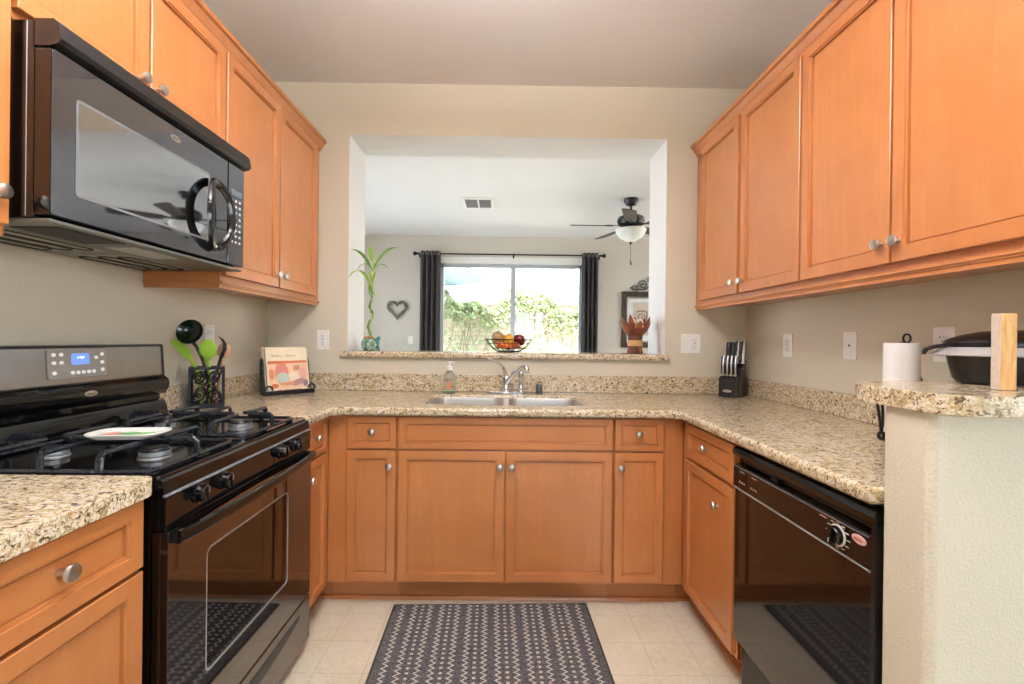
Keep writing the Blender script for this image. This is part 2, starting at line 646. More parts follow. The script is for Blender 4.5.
def cabinet(name, label, loc, rz, bodies, fronts, group=None, toe=None, ret=None):
    """bodies/fronts in local run coordinates: x along the run, y into the wall"""
    t = thing(name, label, 'cabinet', loc, rz, group)
    bm = bmesh.new()
    for b in bodies:
        box(bm, *b, .0015, 1)
    link('body', bm, WOOD, t, local=True)
    if toe:
        k = bmesh.new()
        box(k, toe[0], toe[1], .075, .09, 0, .112)
        if ret:
            box(k, *ret, 0, .112)
            box(k, *((ret[0] - .012, ret[0]) if ret[0] > 0 else (ret[1], ret[1] + .012)), ret[2], ret[3] - .015, 0, .0155, .003)
        prism(k, [(.075, 0), (.075, .016), (.068, .015), (.062, .009), (.060, 0)], toe[0], toe[1], 'x')
        link('toe_kick', k, WOODH, t, local=True)
    for kind, x0, x1, z0, z1, kx, kz, fw in fronts:
        o = link(kind, front_bm(x0, x1, z0, z1, fw=fw), WOODH if kind != 'door' else WOOD, t, 0, local=True)
        if kx is not None:
            kn = bpy.data.objects.new('knob', KNOB)
            COL.objects.link(kn)
            kn.parent = o
            kn.location = (kx, -.0198 if kind == 'door' else -.0103, kz)
    return t


ZD0, ZD1, ZR0, ZR1 = .128, .720, .729, .874            # door bottom/top, drawer bottom/top
BT = .8785                                             # top of the boxes
# back run (local x = world X - loc.x)
x = -.790
cabinet('base_cabinet', 'narrow maple base cabinet with drawer left of the sink doors', (x, CB, 0), 0,
        [(.002, .318, 0, .61, .112, BT)],
        [('drawer', .092, .313, ZR0, ZR1, .203, .806, .034), ('door', .092, .313, ZD0, ZD1, .286, .652, .044)], toe=(.003, .318))
x = -.472
cabinet('base_cabinet', 'wide maple sink cabinet with two doors and a plain panel above them', (x, CB, 0), 0,
        [(.0005, .983, 0, .61, .112, .640), (.0005, .983, 0, .02, .640, BT), (.0005, .02, .02, .61, .640, BT), (.9635, .983, .02, .61, .640, BT)],
        [('false_front', .006, .978, ZR0, ZR1, None, 0, .038), ('door', .006, .489, ZD0, ZD1, .466, .654, .048),
         ('door', .495, .978, ZD0, ZD1, .520, .654, .048)], toe=(.0005, .983))
x = .5115
cabinet('base_cabinet', 'narrow maple base cabinet with drawer right of the sink doors', (x, CB, 0), 0,
        [(.0005, .3235, 0, .61, .112, BT)],
        [('drawer', .006, .227, ZR0, ZR1, .114, .806, .034), ('door', .006, .227, ZD0, ZD1, .030, .654, .044)], toe=(.0005, .3235))
# left run: local x = world Y - loc.y
cabinet('base_cabinet', 'narrow maple cabinet with small drawer between the range and the corner', (XL, 1.798, 0), R(90),
        [(0, .893, 0, .60, .112, BT)],
        [('drawer', .006, .220, ZR0, ZR1, .113, .806, .034), ('door', .006, .220, ZD0, ZD1, .03, .652, .044)], toe=(0, .35), ret=(.357, .372, -.0005, .090))
cabinet('base_cabinet', 'maple base cabinet in the foreground with drawer, left of the range', (XL, .25, 0), R(90),
        [(0, .742, 0, .60, .112, BT)],
        [('drawer', .392, .738, ZR0, ZR1, .562, .806, .044), ('door', .392, .738, ZD0, ZD1, .420, .652, .048),
         ('drawer', .006, .384, ZR0, ZR1, .195, .806, .044), ('door', .006, .384, ZD0, ZD1, .36, .652, .048)], toe=(0, .742))
# right run: local x = loc.y - world Y
cabinet('base_cabinet', 'maple base cabinet with one drawer and door beside the dishwasher', (XR, 2.078, 0), R(-90),
        [(-.612, .488, .002, .60, .112, BT), (0, .488, 0, .01, .112, BT)],
        [('drawer', .062, .482, ZR0 - .004, ZR1 - .006, .252, .797, .044), ('door', .062, .482, ZD0, ZD1 - .012, .372, .612, .048)], toe=(-.077, .488), ret=(-.092, -.077, -.0005, .090))

# uppers
UD0, UD1, UB0, UB1 = 1.467, 2.338, 1.443, 2.345
g = None
cabinet('wall_cabinet', 'tall maple wall cabinet with two doors in the left far corner, beside the microwave', (UL, 1.775, 0), R(90),
        [(0, .935, 0, .298, UB0, UB1)],
        [('door', .006, .424, UD0, UD1, .398, 1.525, .05), ('door', .436, .862, UD0, UD1, .462, 1.525, .05)])
cabinet('wall_cabinet', 'short maple wall cabinet with two doors directly above the microwave', (UL, 1.010, 0), R(90),
        [(0, .7645, 0, .298, 1.932, UB1)],
        [('door', .006, .377, 1.952, UD1, .345, 1.992, .05), ('door', .387, .758, 1.952, UD1, .412, 1.992, .05)])
cabinet('wall_cabinet', 'maple wall cabinet cut off at the left picture edge, before the microwave', (UL, .25, 0), R(90),
        [(0, .7595, 0, .298, UB0, UB1)],
        [('door', .386, .752, UD0, UD1, .722, 1.532, .05), ('door', .008, .376, UD0, UD1, .342, 1.532, .05)])
cabinet('wall_cabinet', 'maple wall cabinet with two doors in the right far corner above the knife block', (UR, 2.711, 0), R(-90),
        [(0, .972, 0, .3, UB0, UB1)],
        [('door', .083, .503, UD0, UD1, .478, 1.522, .05), ('door', .533, .966, UD0, UD1, .558, 1.522, .05)])
cabinet('wall_cabinet', 'maple wall cabinet with two wide doors on the right, above the paper towels', (UR, 1.7385, 0), R(-90),
        [(0, .86, 0, .3, UB0, UB1)],
        [('door', .006, .406, UD0, UD1, .380, 1.527, .05), ('door', .414, .852, UD0, UD1, .440, 1.527, .05)])
CROWN = [(0, 2.336), (.008, 2.336), (.011, 2.348), (.018, 2.354), (.030, 2.376), (.040, 2.380), (.042, 2.395), (-.04, 2.395), (-.04, 2.3455), (0, 2.3455)]
tag(link('crown_molding', prism(bmesh.new(), [(UL + p, z) for p, z in CROWN], .25, 2.712, 'y'), WOODH),
    'dark-edged wooden crown molding along the top of the left wall cabinets', 'molding')
tag(link('crown_molding', prism(bmesh.new(), [(UR - p, z) for p, z in CROWN], .878, 2.712, 'y'), WOODH),
    'dark-edged wooden crown molding along the top of the right wall cabinets', 'molding')
RAIL = [(.010, UB0 - .0005), (.010, 1.436), (.005, 1.433), (.005, 1.430), (0, 1.427), (0, 1.416), (-.018, 1.416), (-.018, UB0 - .0005)]
rb = prism(bmesh.new(), [(UL + p, z) for p, z in RAIL], 1.771, 2.712, 'y')
box(rb, WL + .003, UL - .012, 1.775, 1.795, 1.416, UB0 - .0005, .002, 1)
box(rb, WL + .003, UL + .004, 1.768, 1.7745, 1.433, UB0 - .0005, .002, 1)
tag(link('light_rail', rb, WOODH), 'thin wooden light rail under the left far wall cabinet', 'molding')
tag(link('light_rail', prism(bmesh.new(), [(UR - p, z) for p, z in RAIL], .878, 2.712, 'y'), WOODH),
    'long thin wooden light rail under the right wall cabinets', 'molding')

# ================================================================== granite worktop
CT0, CT1 = .880, .918
lo, ro, bo = -.745, .792, 2.035
outer = [(WL + .002, 1.794), (lo, 1.794), (lo, bo - .03), (lo + .03, bo), (ro - .03, bo), (ro, bo - .03), (ro, HALF1 + .002), (WR - .002, HALF1 + .002), (WR - .002, WB - .002), (WL + .002, WB - .002)]
SX0, SX1, SY0, SY1 = -.372, .418, 2.165, 2.540
wt = tag(link('worktop', slab(outer, [rrect(SX0, SX1, SY0, SY1, .07, 6)], CT0, CT1, .014, 4), GRAN),
         'U-shaped speckled granite worktop with rounded edge around the sink', 'worktop')
BS = 1.018
link('backsplash', B(WL + .023, WR - .023, WB - .022, WB - .002, CT1 + .0003, BS, .004), GRAN, wt)
link('backsplash', B(WL + .002, WL + .022, 1.794, WB - .002, CT1 + .0003, BS, .004), GRAN, wt)
link('backsplash', B(WR - .022, WR - .002, HALF1 + .002, WB - .002, CT1 + .0003, BS, .004), GRAN, wt)
cpoly = [(WL + .002, .25), (lo - .012, .25), (lo - .012, .982)] + [(lo - .012 - .032 + .032 * math.cos(R(a)), .982 + .032 * math.sin(R(a))) for a in (20, 40, 60, 80, 90)] + [(WL + .002, 1.014)]
w2 = tag(link('worktop', slab(cpoly, [], CT0, CT1, .016, 4), GRAN),
         'granite worktop piece in the left foreground beside the range', 'worktop')
link('backsplash', B(WL + .002, WL + .022, .25, 1.0, CT1 + .0003, BS, .004), GRAN, w2)
bp = [(WR - .002, .800), (WR - .002, 1.130), (.99, 1.125)]
bp += [(.93 + .13 * math.cos(R(a)), .98 + .13 * math.sin(R(a))) for a in (95, 110, 125, 140, 155, 170, 180)]
bp += [(.80, .855)] + [(.855 + .055 * math.cos(R(a)), .855 + .055 * math.sin(R(a))) for a in (200, 220, 240, 260, 270)]
BARZ = 1.138
tag(link('bar_top', slab(bp, [], 1.1005, BARZ, .016, 5), GRAN),
    'raised granite bar top capping the half wall on the right', 'worktop')

# ================================================================== gas range
RY0, RY1 = 1.024, 1.790
rg = thing('gas_range', 'black freestanding gas range with four burners under the microwave', 'range', (-1.08, 1.39, 0))
bm = bmesh.new()
box(bm, -1.385, -.785, RY0, RY1, .045, .893, .003)
link('body', bm, BLACK, rg)
for px_, py_ in ((-.83, 1.05), (-.83, 1.73), (-1.34, 1.05), (-1.34, 1.73)):
    link('foot', lathe(bmesh.new(), [(.018, 0), (.018, .01), (.01, .012), (.01, .05)], (px_, py_, 0), 12), BLACKP, rg)
ck = slab(rrect(-1.325, -.766, RY0, RY1, .012, 3), [], .8935, .9115, .006, 3)
ct = link('cooktop', ck, BLACK, rg)
bm = bmesh.new()
for poly in ([(-.784, .790), (-.754, .790), (-.750, .800), (-.750, .862), (-.755, .866), (-.784, .866)],
             [(-.784, .868), (-.757, .868), (-.755, .872), (-.757, .900), (-.764, .9045), (-.784, .893)]):
    prism(bm, poly, RY0, RY1, 'y')
link('control_panel', bm, BLACK, rg)
link('trim_strip', prism(bmesh.new(), [(-.757, .8655), (-.749, .8655), (-.748, .868), (-.750, .8705), (-.757, .8705)], RY0, RY1, 'y'), GREYTRIM, rg)
for ky in (1.131, 1.231, 1.549, 1.652):
    k = lathe(bmesh.new(), [(.024, 0), (.024, .004), (.0205, .006), (.0195, .022), (.017, .025), (0, .025)], (0, 0, 0), 24)
    box(k, -.004, .004, -.0175, .0175, .0245, .0285, .0015)
    k.transform(Matrix.Translation((-.7495, ky, .841)) @ Matrix.Rotation(R(90), 4, 'Y') @ Matrix.Rotation(R(90 + 12), 4, 'Z'))
    ko = link('knob', k, BLACK, rg)
    im = B(-.7495 + .0284, -.7495 + .0290, ky - .0012, ky + .0012, .843, .857)
    link('pointer', im, GREYTRIM, ko)
    link('mark', B(-.7498, -.7490, ky - .003, ky + .003, .8585, .8645), WHITEPL, rg)

# backguard
prof = [(-1.398, .90), (-1.398, 1.196), (-1.336, 1.1965), (-1.329, 1.194), (-1.325, 1.186), (-1.318, 1.074), (-1.303, 1.062), (-1.298, 1.045), (-1.303, 1.022), (-1.318, 1.006),
        (-1.336, 1.002), (-1.336, .986), (-1.318, .980), (-1.308, .960), (-1.303, .925), (-1.290, .918), (-1.290, .9118), (-1.33, .9118), (-1.33, .90)]
bgd = link('backguard', prism(bmesh.new(), prof, RY0 + .004, RY1 - .004, 'y'), BLACK, rg, 30)


def tilt_plate(name, y0, y1, z0, z1, th, mat, parent, r=.004, off=0):
    """rounded plate lying on the slightly raked upper face of the backguard"""
    b = slab(rrect(y0, y1, z0, z1, r, 4), [], 0, th, min(.0015, th * .4), 1)
    b.transform(Matrix(((0, 0, 1, 0), (1, 0, 0, 0), (0, 1, 0, 0), (0, 0, 0, 1))))
    for v in b.verts:
        zz = v.co.z
        v.co.x += -1.325 + (1.186 - zz) * (.007 / .112) + off
    return link(name, b, mat, parent)


sp = tilt_plate('steel_panel', RY0 + .014, RY1 - .022, 1.079, 1.187, .0025, DKSTEEL, bgd, .006)
dp = tilt_plate('display', 1.327, 1.522, 1.096, 1.182, .006, plain('display_plastic', '#8f8880', .25), bgd, .006, .001)
tilt_plate('display_glass', 1.398, 1.458, 1.136, 1.170, .0012, glow('display_blue', '#5f7fd8', .9), dp, .006, .0068)
DIG = glow('display_digits', '#dff2ff', 2.2)
dg = bmesh.new()


def digit(bm, y, z, segs, w=.006, h=.012):
    S = {'a': (0, h, w, 0), 'b': (w, h / 2, 0, h / 2), 'c': (w, 0, 0, h / 2), 'd': (0, 0, w, 0), 'e': (0, 0, 0, h / 2), 'f': (0, h / 2, 0, h / 2), 'g': (0, h / 2, w, 0)}
    for s in segs:
        a, b, dw, dh = S[s]
        box(bm, -1.3195, -1.3150, y + a - .0008, y + a + dw + .0008, z + b - .0008, z + b + dh + .0008)


for i, s in enumerate(('bc', 'abged', 'acdfg')):
    digit(dg, 1.413 + i * .011, 1.147, s)
link('digits', dg, DIG, dp)
for bi, (by, bz) in enumerate([(1.343, 1.168), (1.366, 1.168), (1.343, 1.144), (1.366, 1.144), (1.343, 1.114), (1.40, 1.112), (1.418, 1.112), (1.436, 1.112), (1.454, 1.112), (1.472, 1.112), (1.482, 1.156), (1.504, 1.166), (1.504, 1.140), (1.504, 1.116)]):
    tilt_plate('button', by - .0065, by + .0065, bz - .0055, bz + .0055, .0025, WHITEPL, dp, .0054, .0068)


def oval_badge(parent, mtx, a, b, script=True, mat=None):
    """small oval badge with an illegible script stroke; built in local xy facing +z"""
    bb = lathe(bmesh.new(), [(1, 0), (1, .0012), (.9, .0022), (0, .0026)], n=28)
    for v in bb.verts:
        v.co.x *= a
        v.co.y *= b
    bb.transform(mtx)
    o = link('badge', bb, mat or NICKEL, parent)
    if script:
        pts = [(a * (-.6 + 1.2 * i / 24), b * .28 * math.sin(i * 1.35) * (1 - i / 40), .0028) for i in range(25)]
        s = tube(bmesh.new(), pts, b * .07, 5)
        s.transform(mtx)
        link('script', s, SCRIPT, o)
    return o


SCRIPT = plain('script_grey', '#5c5a58', .5)
FACEX = Matrix(((0, 0, 1, 0), (1, 0, 0, 0), (0, 1, 0, 0), (0, 0, 0, 1)))       # local xy -> world yz, facing +x
oval_badge(bgd, Matrix.Translation((-1.2985, 1.447, 1.043)) @ FACEX, .023, .0095)

# oven door with a deep window
def face_x(bm, x0):
    bm.transform(Matrix.Translation((x0, 0, 0)) @ FACEX)
    return bm


wy0, wy1, wz0, wz1 = 1.160, 1.606, .366, .690
dr = link('oven_door', face_x(slab(rrect(RY0 + .002, RY1 - .002, .232, .787, .006, 3), [rrect(wy0, wy1, wz0, wz1, .022, 5)], 0, .036, .004, 2), -.781), BLACKO, rg)
tn = bmesh.new()
o_, i_ = rrect(wy0 + .0005, wy1 - .0005, wz0 + .0005, wz1 - .0005, .0215, 5), rrect(wy0 + .006, wy1 - .006, wz0 + .006, wz1 - .006, .018, 5)
ring_faces(tn, [[(p[0], p[1], 0) for p in o_], [(p[0], p[1], .0345) for p in o_], [(p[0], p[1], .0345) for p in i_], [(p[0], p[1], 0) for p in i_]], cap0=False, cap1=False)
link('window_frame', face_x(tn, -.781), plain('window_frame_grey', '#9a948a', .35, .2), dr)
OVG = thin_glass('oven_glass', (.62, .60, .58, 1), 2.4)
link('window_glass', face_x(slab(i_, [], .030, .0335, .0008, 1), -.781), OVG, dr)
link('inner_glass', face_x(slab(o_, [], -.004, .0, .0008, 1), -.781), BLACKG, dr)
hp = []
for i in range(17):
    t = i / 16
    hp.append((-.730 + .022 * math.sin(math.pi * t) ** .8, RY0 + .012 + (RY1 - RY0 - .024) * t, .803))
hb = tube(bmesh.new(), hp, .016, 12, flat=(.55, 1))
for yy in (RY0 + .014, RY1 - .034):
    box(hb, -.7455, -.724, yy, yy + .020, .787, .7895 + .027, .003)
for v in hb.verts:
    v.co.z -= .031
link('handle', hb, BLACK, dr)
dw = prism(bmesh.new(), [(-.781, .052), (-.749, .052), (-.746, .060), (-.746, .218), (-.750, .224), (-.781, .226)], RY0 + .002, RY1 - .002, 'y')
do = link('drawer', dw, BLACKO, rg)
gp = [(1.08 + .62 * i / 16, .176 - .030 * math.sin(math.pi * i / 16)) for i in range(17)]
link('grip_recess', prism(bmesh.new(), gp + [(1.70, .190), (1.08, .190)], -.7462, -.7445, 'x'), BLACKP, do)

# burners and grates
BX, BY = (-.905, -1.165), (1.195, 1.585)
for by in BY:
    for bx in BX:
        r = .035 if bx > -1 else .029
        b = lathe(bmesh.new(), [(r + .003, .0117), (r + .002, .0155), (r * .86, .0165), (r, .0185), (r, .029), (r * .6, .030), (0, .030)], (bx, by, .9), 36)
        bo_ = link('burner', b, ALUM, rg)
        for v in bo_.data.vertices:
            pass
        c = lathe(bmesh.new(), [(r * .94, .0302), (r * .96, .033), (r * .9, .037), (r * .5, .0395), (0, .040)], (bx, by, .9), 30)
        link('burner_cap', c, IRON, bo_)
GZ0, GZ1 = .9195, .9590
for gi, by in enumerate(BY):
    gm = bmesh.new()
    gx0, gx1, gy0, gy1 = -1.283, -.795, by - .165, by + .165
    pts = [(p[0], p[1], GZ0) for p in rrect(gx0, gx1, gy0, gy1, .03, 4)]
    tube(gm, pts, .0060, 8, closed=True)
    for q in ((gx0 + .01, gy0 + .01), (gx1 - .01, gy0 + .01), (gx1 - .01, gy1 - .01), (gx0 + .01, gy1 - .01)):
        lathe(gm, [(.007, 0), (.007, .007)], (q[0], q[1], .9118), 8)
    mid = (gx0 + gx1) / 2
    tube(gm, [(mid, gy0, GZ0), (mid, gy0 + .004, GZ1 - .006), (mid, gy0 + .014, GZ1), (mid, gy1 - .014, GZ1), (mid, gy1 - .004, GZ1 - .006), (mid, gy1, GZ0)], .006, 8)
    for bx in BX:
        for dx, dy, ex_, ey_ in ((1, 0, None, 0), (0, 1, 0, gy1), (0, -1, 0, gy0), (-1, 0, None, 0)):
            if dx:
                e = gx1 if (dx > 0 and bx > -1) else gx0 if (dx < 0 and bx < -1) else mid
                a = (e, by)
            else:
                a = (bx, ey_)
            inn = (bx + dx * .026, by + dy * .026)
            v = Vector((inn[0] - a[0], inn[1] - a[1]))
            v.normalize()
            if a[0] == mid:
                P = [(a[0], a[1], GZ1), (inn[0], inn[1], GZ1)]
            else:
                P = [(a[0], a[1], GZ0), (a[0] + v.x * .002, a[1] + v.y * .002, GZ1 - .008), (a[0] + v.x * .010, a[1] + v.y * .010, GZ1), (inn[0], inn[1], GZ1 + .001)]
            tube(gm, P, .0082, 8, flat=(.8, 1.1))
    link('grate', gm, IRON, rg)

# spoon rest lying on the grates
rest = thing('spoon_rest', 'shallow white spoon rest with red and green decoration on the grates', 'spoon rest', (-.955, 1.175, .9685))
TR = Matrix.Translation((-.955, 1.175, .9686)) @ Matrix.Diagonal((.70, .80, 1, 1)) @ Matrix.Rotation(R(6), 4, 'Z')
pl = bmesh.new()
rings = []
for s, z in ((.80, 0), (.96, .008), (1.0, .012), (.98, .014), (.90, .010), (.76, .004)):
    rings.append([(p[0] * s, p[1] * s, z) for p in rrect(-.125, .125, -.062, .062, .045, 6)])
ring_faces(pl, rings)
pl.transform(TR)
link('dish', pl, plain('glazed_white', '#d2cfc8', .15), rest)
for nm, cx_, cy_, rx_, ry_, col in (('red_patch', -.078, .005, .030, .044, '#cf6a5c'), ('green_patch', -.020, .020, .030, .030, '#3f9a3c'), ('green_patch', .035, .010, .024, .036, '#58a848'), ('orange_patch', .075, .02, .014, .014, '#cf8a54')):
    pt = lathe(bmesh.new(), [(1, 0), (1, .0006), (0, .0010)], n=20)
    for v in pt.verts:
        v.co.x = v.co.x * rx_ + cx_
        v.co.y = v.co.y * ry_ + cy_
        v.co.z += .0042
    pt.transform(TR)
    link(nm, pt, plain('rest_' + col[1:], col, .3), rest)

# ================================================================== over-the-range microwave
MY0, MY1, MZ0, MZ1 = 1.014, 1.768, 1.488, 1.928
mw = thing('microwave', 'black over-the-range microwave hanging above the gas range', 'microwave', (-1.2, 1.39, MZ0))
bm = B(-1.397, -1.042, MY0, MY1, MZ0, MZ1 - .002, .004)
link('body', bm, BLACK, mw)
link('side_seam', B(-1.060, -1.0575, MY0 - .0008, MY0 + .004, MZ0 + .003, MZ1 - .004, .001, 1), GREYTRIM, mw)
vent = prism(bmesh.new(), [(-1.0415, 1.868), (-1.012, 1.868), (-.990, 1.874), (-.984, 1.884), (-.990, 1.918), (-1.000, MZ1), (-1.0415, MZ1)], MY0, MY1 + .008, 'y')
vo = link('top_vent', vent, BLACKP, mw)
md = link('door', face_x(slab(rrect(MY0 + .001, 1.6625, MZ0 + .006, 1.867, .006, 3), [], 0, .0345, .004, 2), -1.0415), BLACK, mw)
link('front_panel', face_x(slab(rrect(MY0 + .003, 1.6605, MZ0 + .008, 1.865, .006, 3), [], .0346, .0360, .0006, 1), -1.0415), BLACKM, md)
wz_a, wz_b, wy_a, wy_b = 1.553, 1.782, 1.074, 1.560
tr_ = bmesh.new()
oo, ii = rrect(wy_a, wy_b, wz_a, wz_b, .010, 4), rrect(wy_a + .006, wy_b - .006, wz_a + .006, wz_b - .006, .007, 4)
ring_faces(tr_, [[(p[0], p[1], .0358) for p in oo], [(p[0], p[1], .0375) for p in oo], [(p[0], p[1], .0368) for p in ii], [(p[0], p[1], .0358) for p in ii]], cap0=False, cap1=False)
link('window_trim', face_x(tr_, -1.0415), GREYTRIM, md)
MWG = plain('microwave_window', '#bfc3cb', .03, 1, var=.02)
link('window', face_x(slab(ii, [], .0359, .0364, .0001, 1), -1.0415), MWG, md)
hb = bmesh.new()
hrings = []
for sa, sb, hx in ((.072, .124, -.976), (.074, .126, -.970), (.070, .122, -.963), (.060, .111, -.960), (.050, .100, -.963), (.046, .096, -.970), (.048, .098, -.976)):
    ring_ = []
    for k in range(40):
        a = 2 * math.pi * k / 40
        lift = .022 * abs(math.sin(a)) ** 3
        ring_.append((hx - lift, 1.574 + sa * math.cos(a), 1.646 + sb * math.sin(a)))
    hrings.append(ring_)
hrings.append(hrings[0])
vr_ = [[hb.verts.new(p) for p in r_] for r_ in hrings[:-1]]
vr_.append(vr_[0])
for ra, rb_ in zip(vr_, vr_[1:]):
    for k in range(40):
        hb.faces.new((ra[k], ra[(k + 1) % 40], rb_[(k + 1) % 40], rb_[k]))
for s in (-1, 1):
    box(hb, -1.003, -.986, 1.574 - .014, 1.574 + .014, 1.646 + s * .110 - .011, 1.646 + s * .110 + .011, .004)
link('handle', hb, BLACK, md)
oval_badge(md, Matrix.Translation((-1.0056, 1.397, 1.831)) @ FACEX, .021, .010)
mp = link('control_panel', face_x(slab(rrect(1.6665, MY1 - .001, MZ0 + .006, 1.867, .005, 3), [], 0, .0345, .004, 2), -1.0415), BLACK, mw)
link('front_panel', face_x(slab(rrect(1.6685, MY1 - .003, MZ0 + .008, 1.865, .005, 3), [], .0346, .0360, .0006, 1), -1.0415), BLACKM, mp)
link('display', B(-1.0056, -1.0046, 1.685, 1.752, 1.752, 1.776), plain('microwave_display', '#5d6a72', .2), mp)
MARK = plain('button_mark', '#c5c9cc', .4)
for r_ in range(8):
    for c_ in range(3):
        if r_ in (3,) and c_ == 1:
            continue
        y_, z_ = 1.690 + c_ * .024, 1.735 - r_ * .022
        link('button', B(-1.0056, -1.0049, y_ - .006, y_ + .006, z_ - .004, z_ + .004), MARK, mp)
# underside: bezel, two grease filters, lamp lens
un = bmesh.new()
box(un, -1.392, -1.01, MY0 + .004, MY1 - .004, MZ0 - .010, MZ0 - .0003, .003)
uo = link('underside', un, plain('underside_grey', '#6f7068', .35, .5), mw)
FILT = plain('filter_mesh', '#b9b6a6', .35, .7)
for y0_, y1_ in ((1.05, 1.35), (1.42, 1.72)):
    fb = B(-1.36, -1.17, y0_, y1_, MZ0 - .0125, MZ0 - .0098, .001, 1)
    link('grease_filter', fb, FILT, uo)
    ln_ = bmesh.new()
    for q in range(3):
        xx = -1.345 + q * .06
        tube(ln_, [(xx + p[0], p[1], MZ0 - .013) for p in rrect(0, .045, y0_ + .02, y1_ - .02, .02, 3)], .003, 6, closed=True)
    link('filter_groove', ln_, SLOT, uo)
link('lamp_lens', B(-1.13, -1.05, 1.30, 1.48, MZ0 - .012, MZ0 - .0098, .001, 1), plain('lens_frost', '#c9c8c0', .5), uo)
link('air_grille', B(-1.145, -1.03, 1.06, 1.25, MZ0 - .012, MZ0 - .0098, .001, 1), SLOT, uo)

# ================================================================== dishwasher
DY0, DY1, DFX = .975, 1.580, .816
dwr = thing('dishwasher', 'black built-in dishwasher with dial at the right end of the worktop', 'dishwasher', (1.1, 1.28, 0))
link('body', B(.846, 1.40, DY0 + .002, DY1 - .002, .01, .872, .003), BLACKP, dwr)
FACEXN = Matrix(((0, 0, -1, 0), (1, 0, 0, 0), (0, 1, 0, 0), (0, 0, 0, 1)))     # local xy -> world yz, facing -x


def face_xn(bm, x0):
    bm.transform(Matrix.Translation((x0, 0, 0)) @ FACEXN)
    return bm


ddoor = link('door', face_xn(slab(rrect(DY0 + .012, DY1, .205, .724, .004, 3), [], 0, .028, .004, 2), .8455), BLACKD, dwr)
top = prism(bmesh.new(), [(.8455, .835), (.818, .835), (.808, .840), (.806, .852), (.812, .864), (.824, .868), (.8455, .868)], DY0, DY1, 'y')
link('top_rail', top, BLACK, dwr)
link('side_trim', prism(bmesh.new(), [(.8455, .205), (.812, .205), (.810, .212), (.810, .834), (.8455, .834)], DY0, DY0 + .0115, 'y'), BLACKP, dwr)
cp = link('control_panel', prism(bmesh.new(), [(.8455, .730), (.817, .730), (.812, .734), (.812, .800), (.816, .807), (.8455, .812)], DY0 + .012, DY1, 'y'), BLACK, dwr)
link('chrome_strip', prism(bmesh.new(), [(.8455, .7255), (.813, .7255), (.811, .7275), (.813, .7298), (.8455, .7298)], DY0 + .012, DY1, 'y'), NICKEL, dwr)
link('chrome_strip', B(.8095, .8125, DY0 + .02, DY1 - .006, .8015, .8035), GREYTRIM, dwr)
hpk = link('handle_pocket', B(.838, .8454, DY0 + .016, DY1 - .02, .8125, .8345), BLACKP, dwr)
link('latch', B(.818, .838, 1.34, 1.375, .8125, .822, .003), BLACKP, dwr)
dl = lathe(bmesh.new(), [(.026, 0), (.026, .002), (.023, .003)], n=32)
dl.transform(Matrix.Translation((.812, 1.088, .768)) @ FACEXN)
ring_o = link('dial_ring', dl, plain('dial_print', '#cfcac0', .4), cp)
dk = lathe(bmesh.new(), [(.0225, .001), (.0215, .012), (.019, .015), (0, .015)], n=28)
box(dk, -.0045, .0045, -.019, .019, .014, .022, .002)
box(dk, -.0009, .0009, -.018, -.006, .0218, .0224, mat=1)
dk.transform(Matrix.Translation((.812, 1.088, .768)) @ FACEXN @ Matrix.Rotation(R(8), 4, 'Z'))
link('dial', dk, [BLACK, WHITEPL], cp)
mk = bmesh.new()
for a in range(0, 360, 30):
    c_, s_ = math.cos(R(a)), math.sin(R(a))
    yy, zz = 1.088 + .0345 * c_, .768 + .0305 * s_
    box(mk, .8112, .8119, yy - .005, yy + .005, zz - .0011, zz + .0011)
link('dial_marks', mk, plain('print_cream', '#d8cfc0', .5), cp)
mk = bmesh.new()
for gy, gn in ((1.525, 3), (1.455, 3)):
    box(mk, .8112, .8119, gy - .016, gy + .012, .789, .7915)
    for k in range(gn):
        box(mk, .8112, .8119, gy - .018 + k * .014, gy - .011 + k * .014, .752, .758)
box(mk, .8112, .8119, 1.125, 1.150, .7925, .7950)
link('printed_marks', mk, plain('print_tan', '#b98f78', .5), cp)
PINKB = plain('badge_pink', '#d9a9a4', .4)
bd = oval_badge(cp, Matrix.Translation((.8118, 1.022, .786)) @ FACEXN, .021, .0105, False, PINKB)
pts = [(-.013 + .026 * i / 24, .0035 * math.sin(i * 1.3) * (1 - i / 45), .0028) for i in range(25)]
s_ = tube(bmesh.new(), [(-p[0], p[1], p[2]) for p in pts], .0008, 5)
s_.transform(Matrix.Translation((.8118, 1.022, .786)) @ FACEXN)
link('script', s_, plain('script_red', '#a8322e', .4), bd)
link('kick_plate', B(.852, .862, DY0 + .004, DY1 - .004, .012, .190, .002), BLACK, dwr)

# ================================================================== kitchen ceiling lamp (behind the picture's top edge)
lt = thing('ceiling_light', 'long boxed fluorescent light hung below the kitchen ceiling', 'light', (-.10, .72, CZ))
LX, LZ = -.10, CZ - .30  # hung low so the added top glow spreads over the ceiling
bm = bmesh.new()
for a in ((LX - .27, LX - .24, .10, 1.34), (LX + .24, LX + .27, .10, 1.34), (LX - .24, LX + .24, .10, .13), (LX - .24, LX + .24, 1.31, 1.34)):
    box(bm, a[0], a[1], a[2], a[3], LZ - .012, LZ + .055, .003)  # sides made tall to cut lamplight on the wall cabinets
link('frame', bm, WHITEPL, lt)
for q in (.35, 1.1):
    link('hanger', B(LX - .01, LX + .01, q - .01, q + .01, LZ + .087, CZ - .0005, .002, 1), WHITEPL, lt)
link('diffuser', B(LX - .239, LX + .239, .131, 1.309, LZ, LZ + .08), glow('lamp_diffuser', '#f8f8fb', LAMP_STRENGTH), lt)
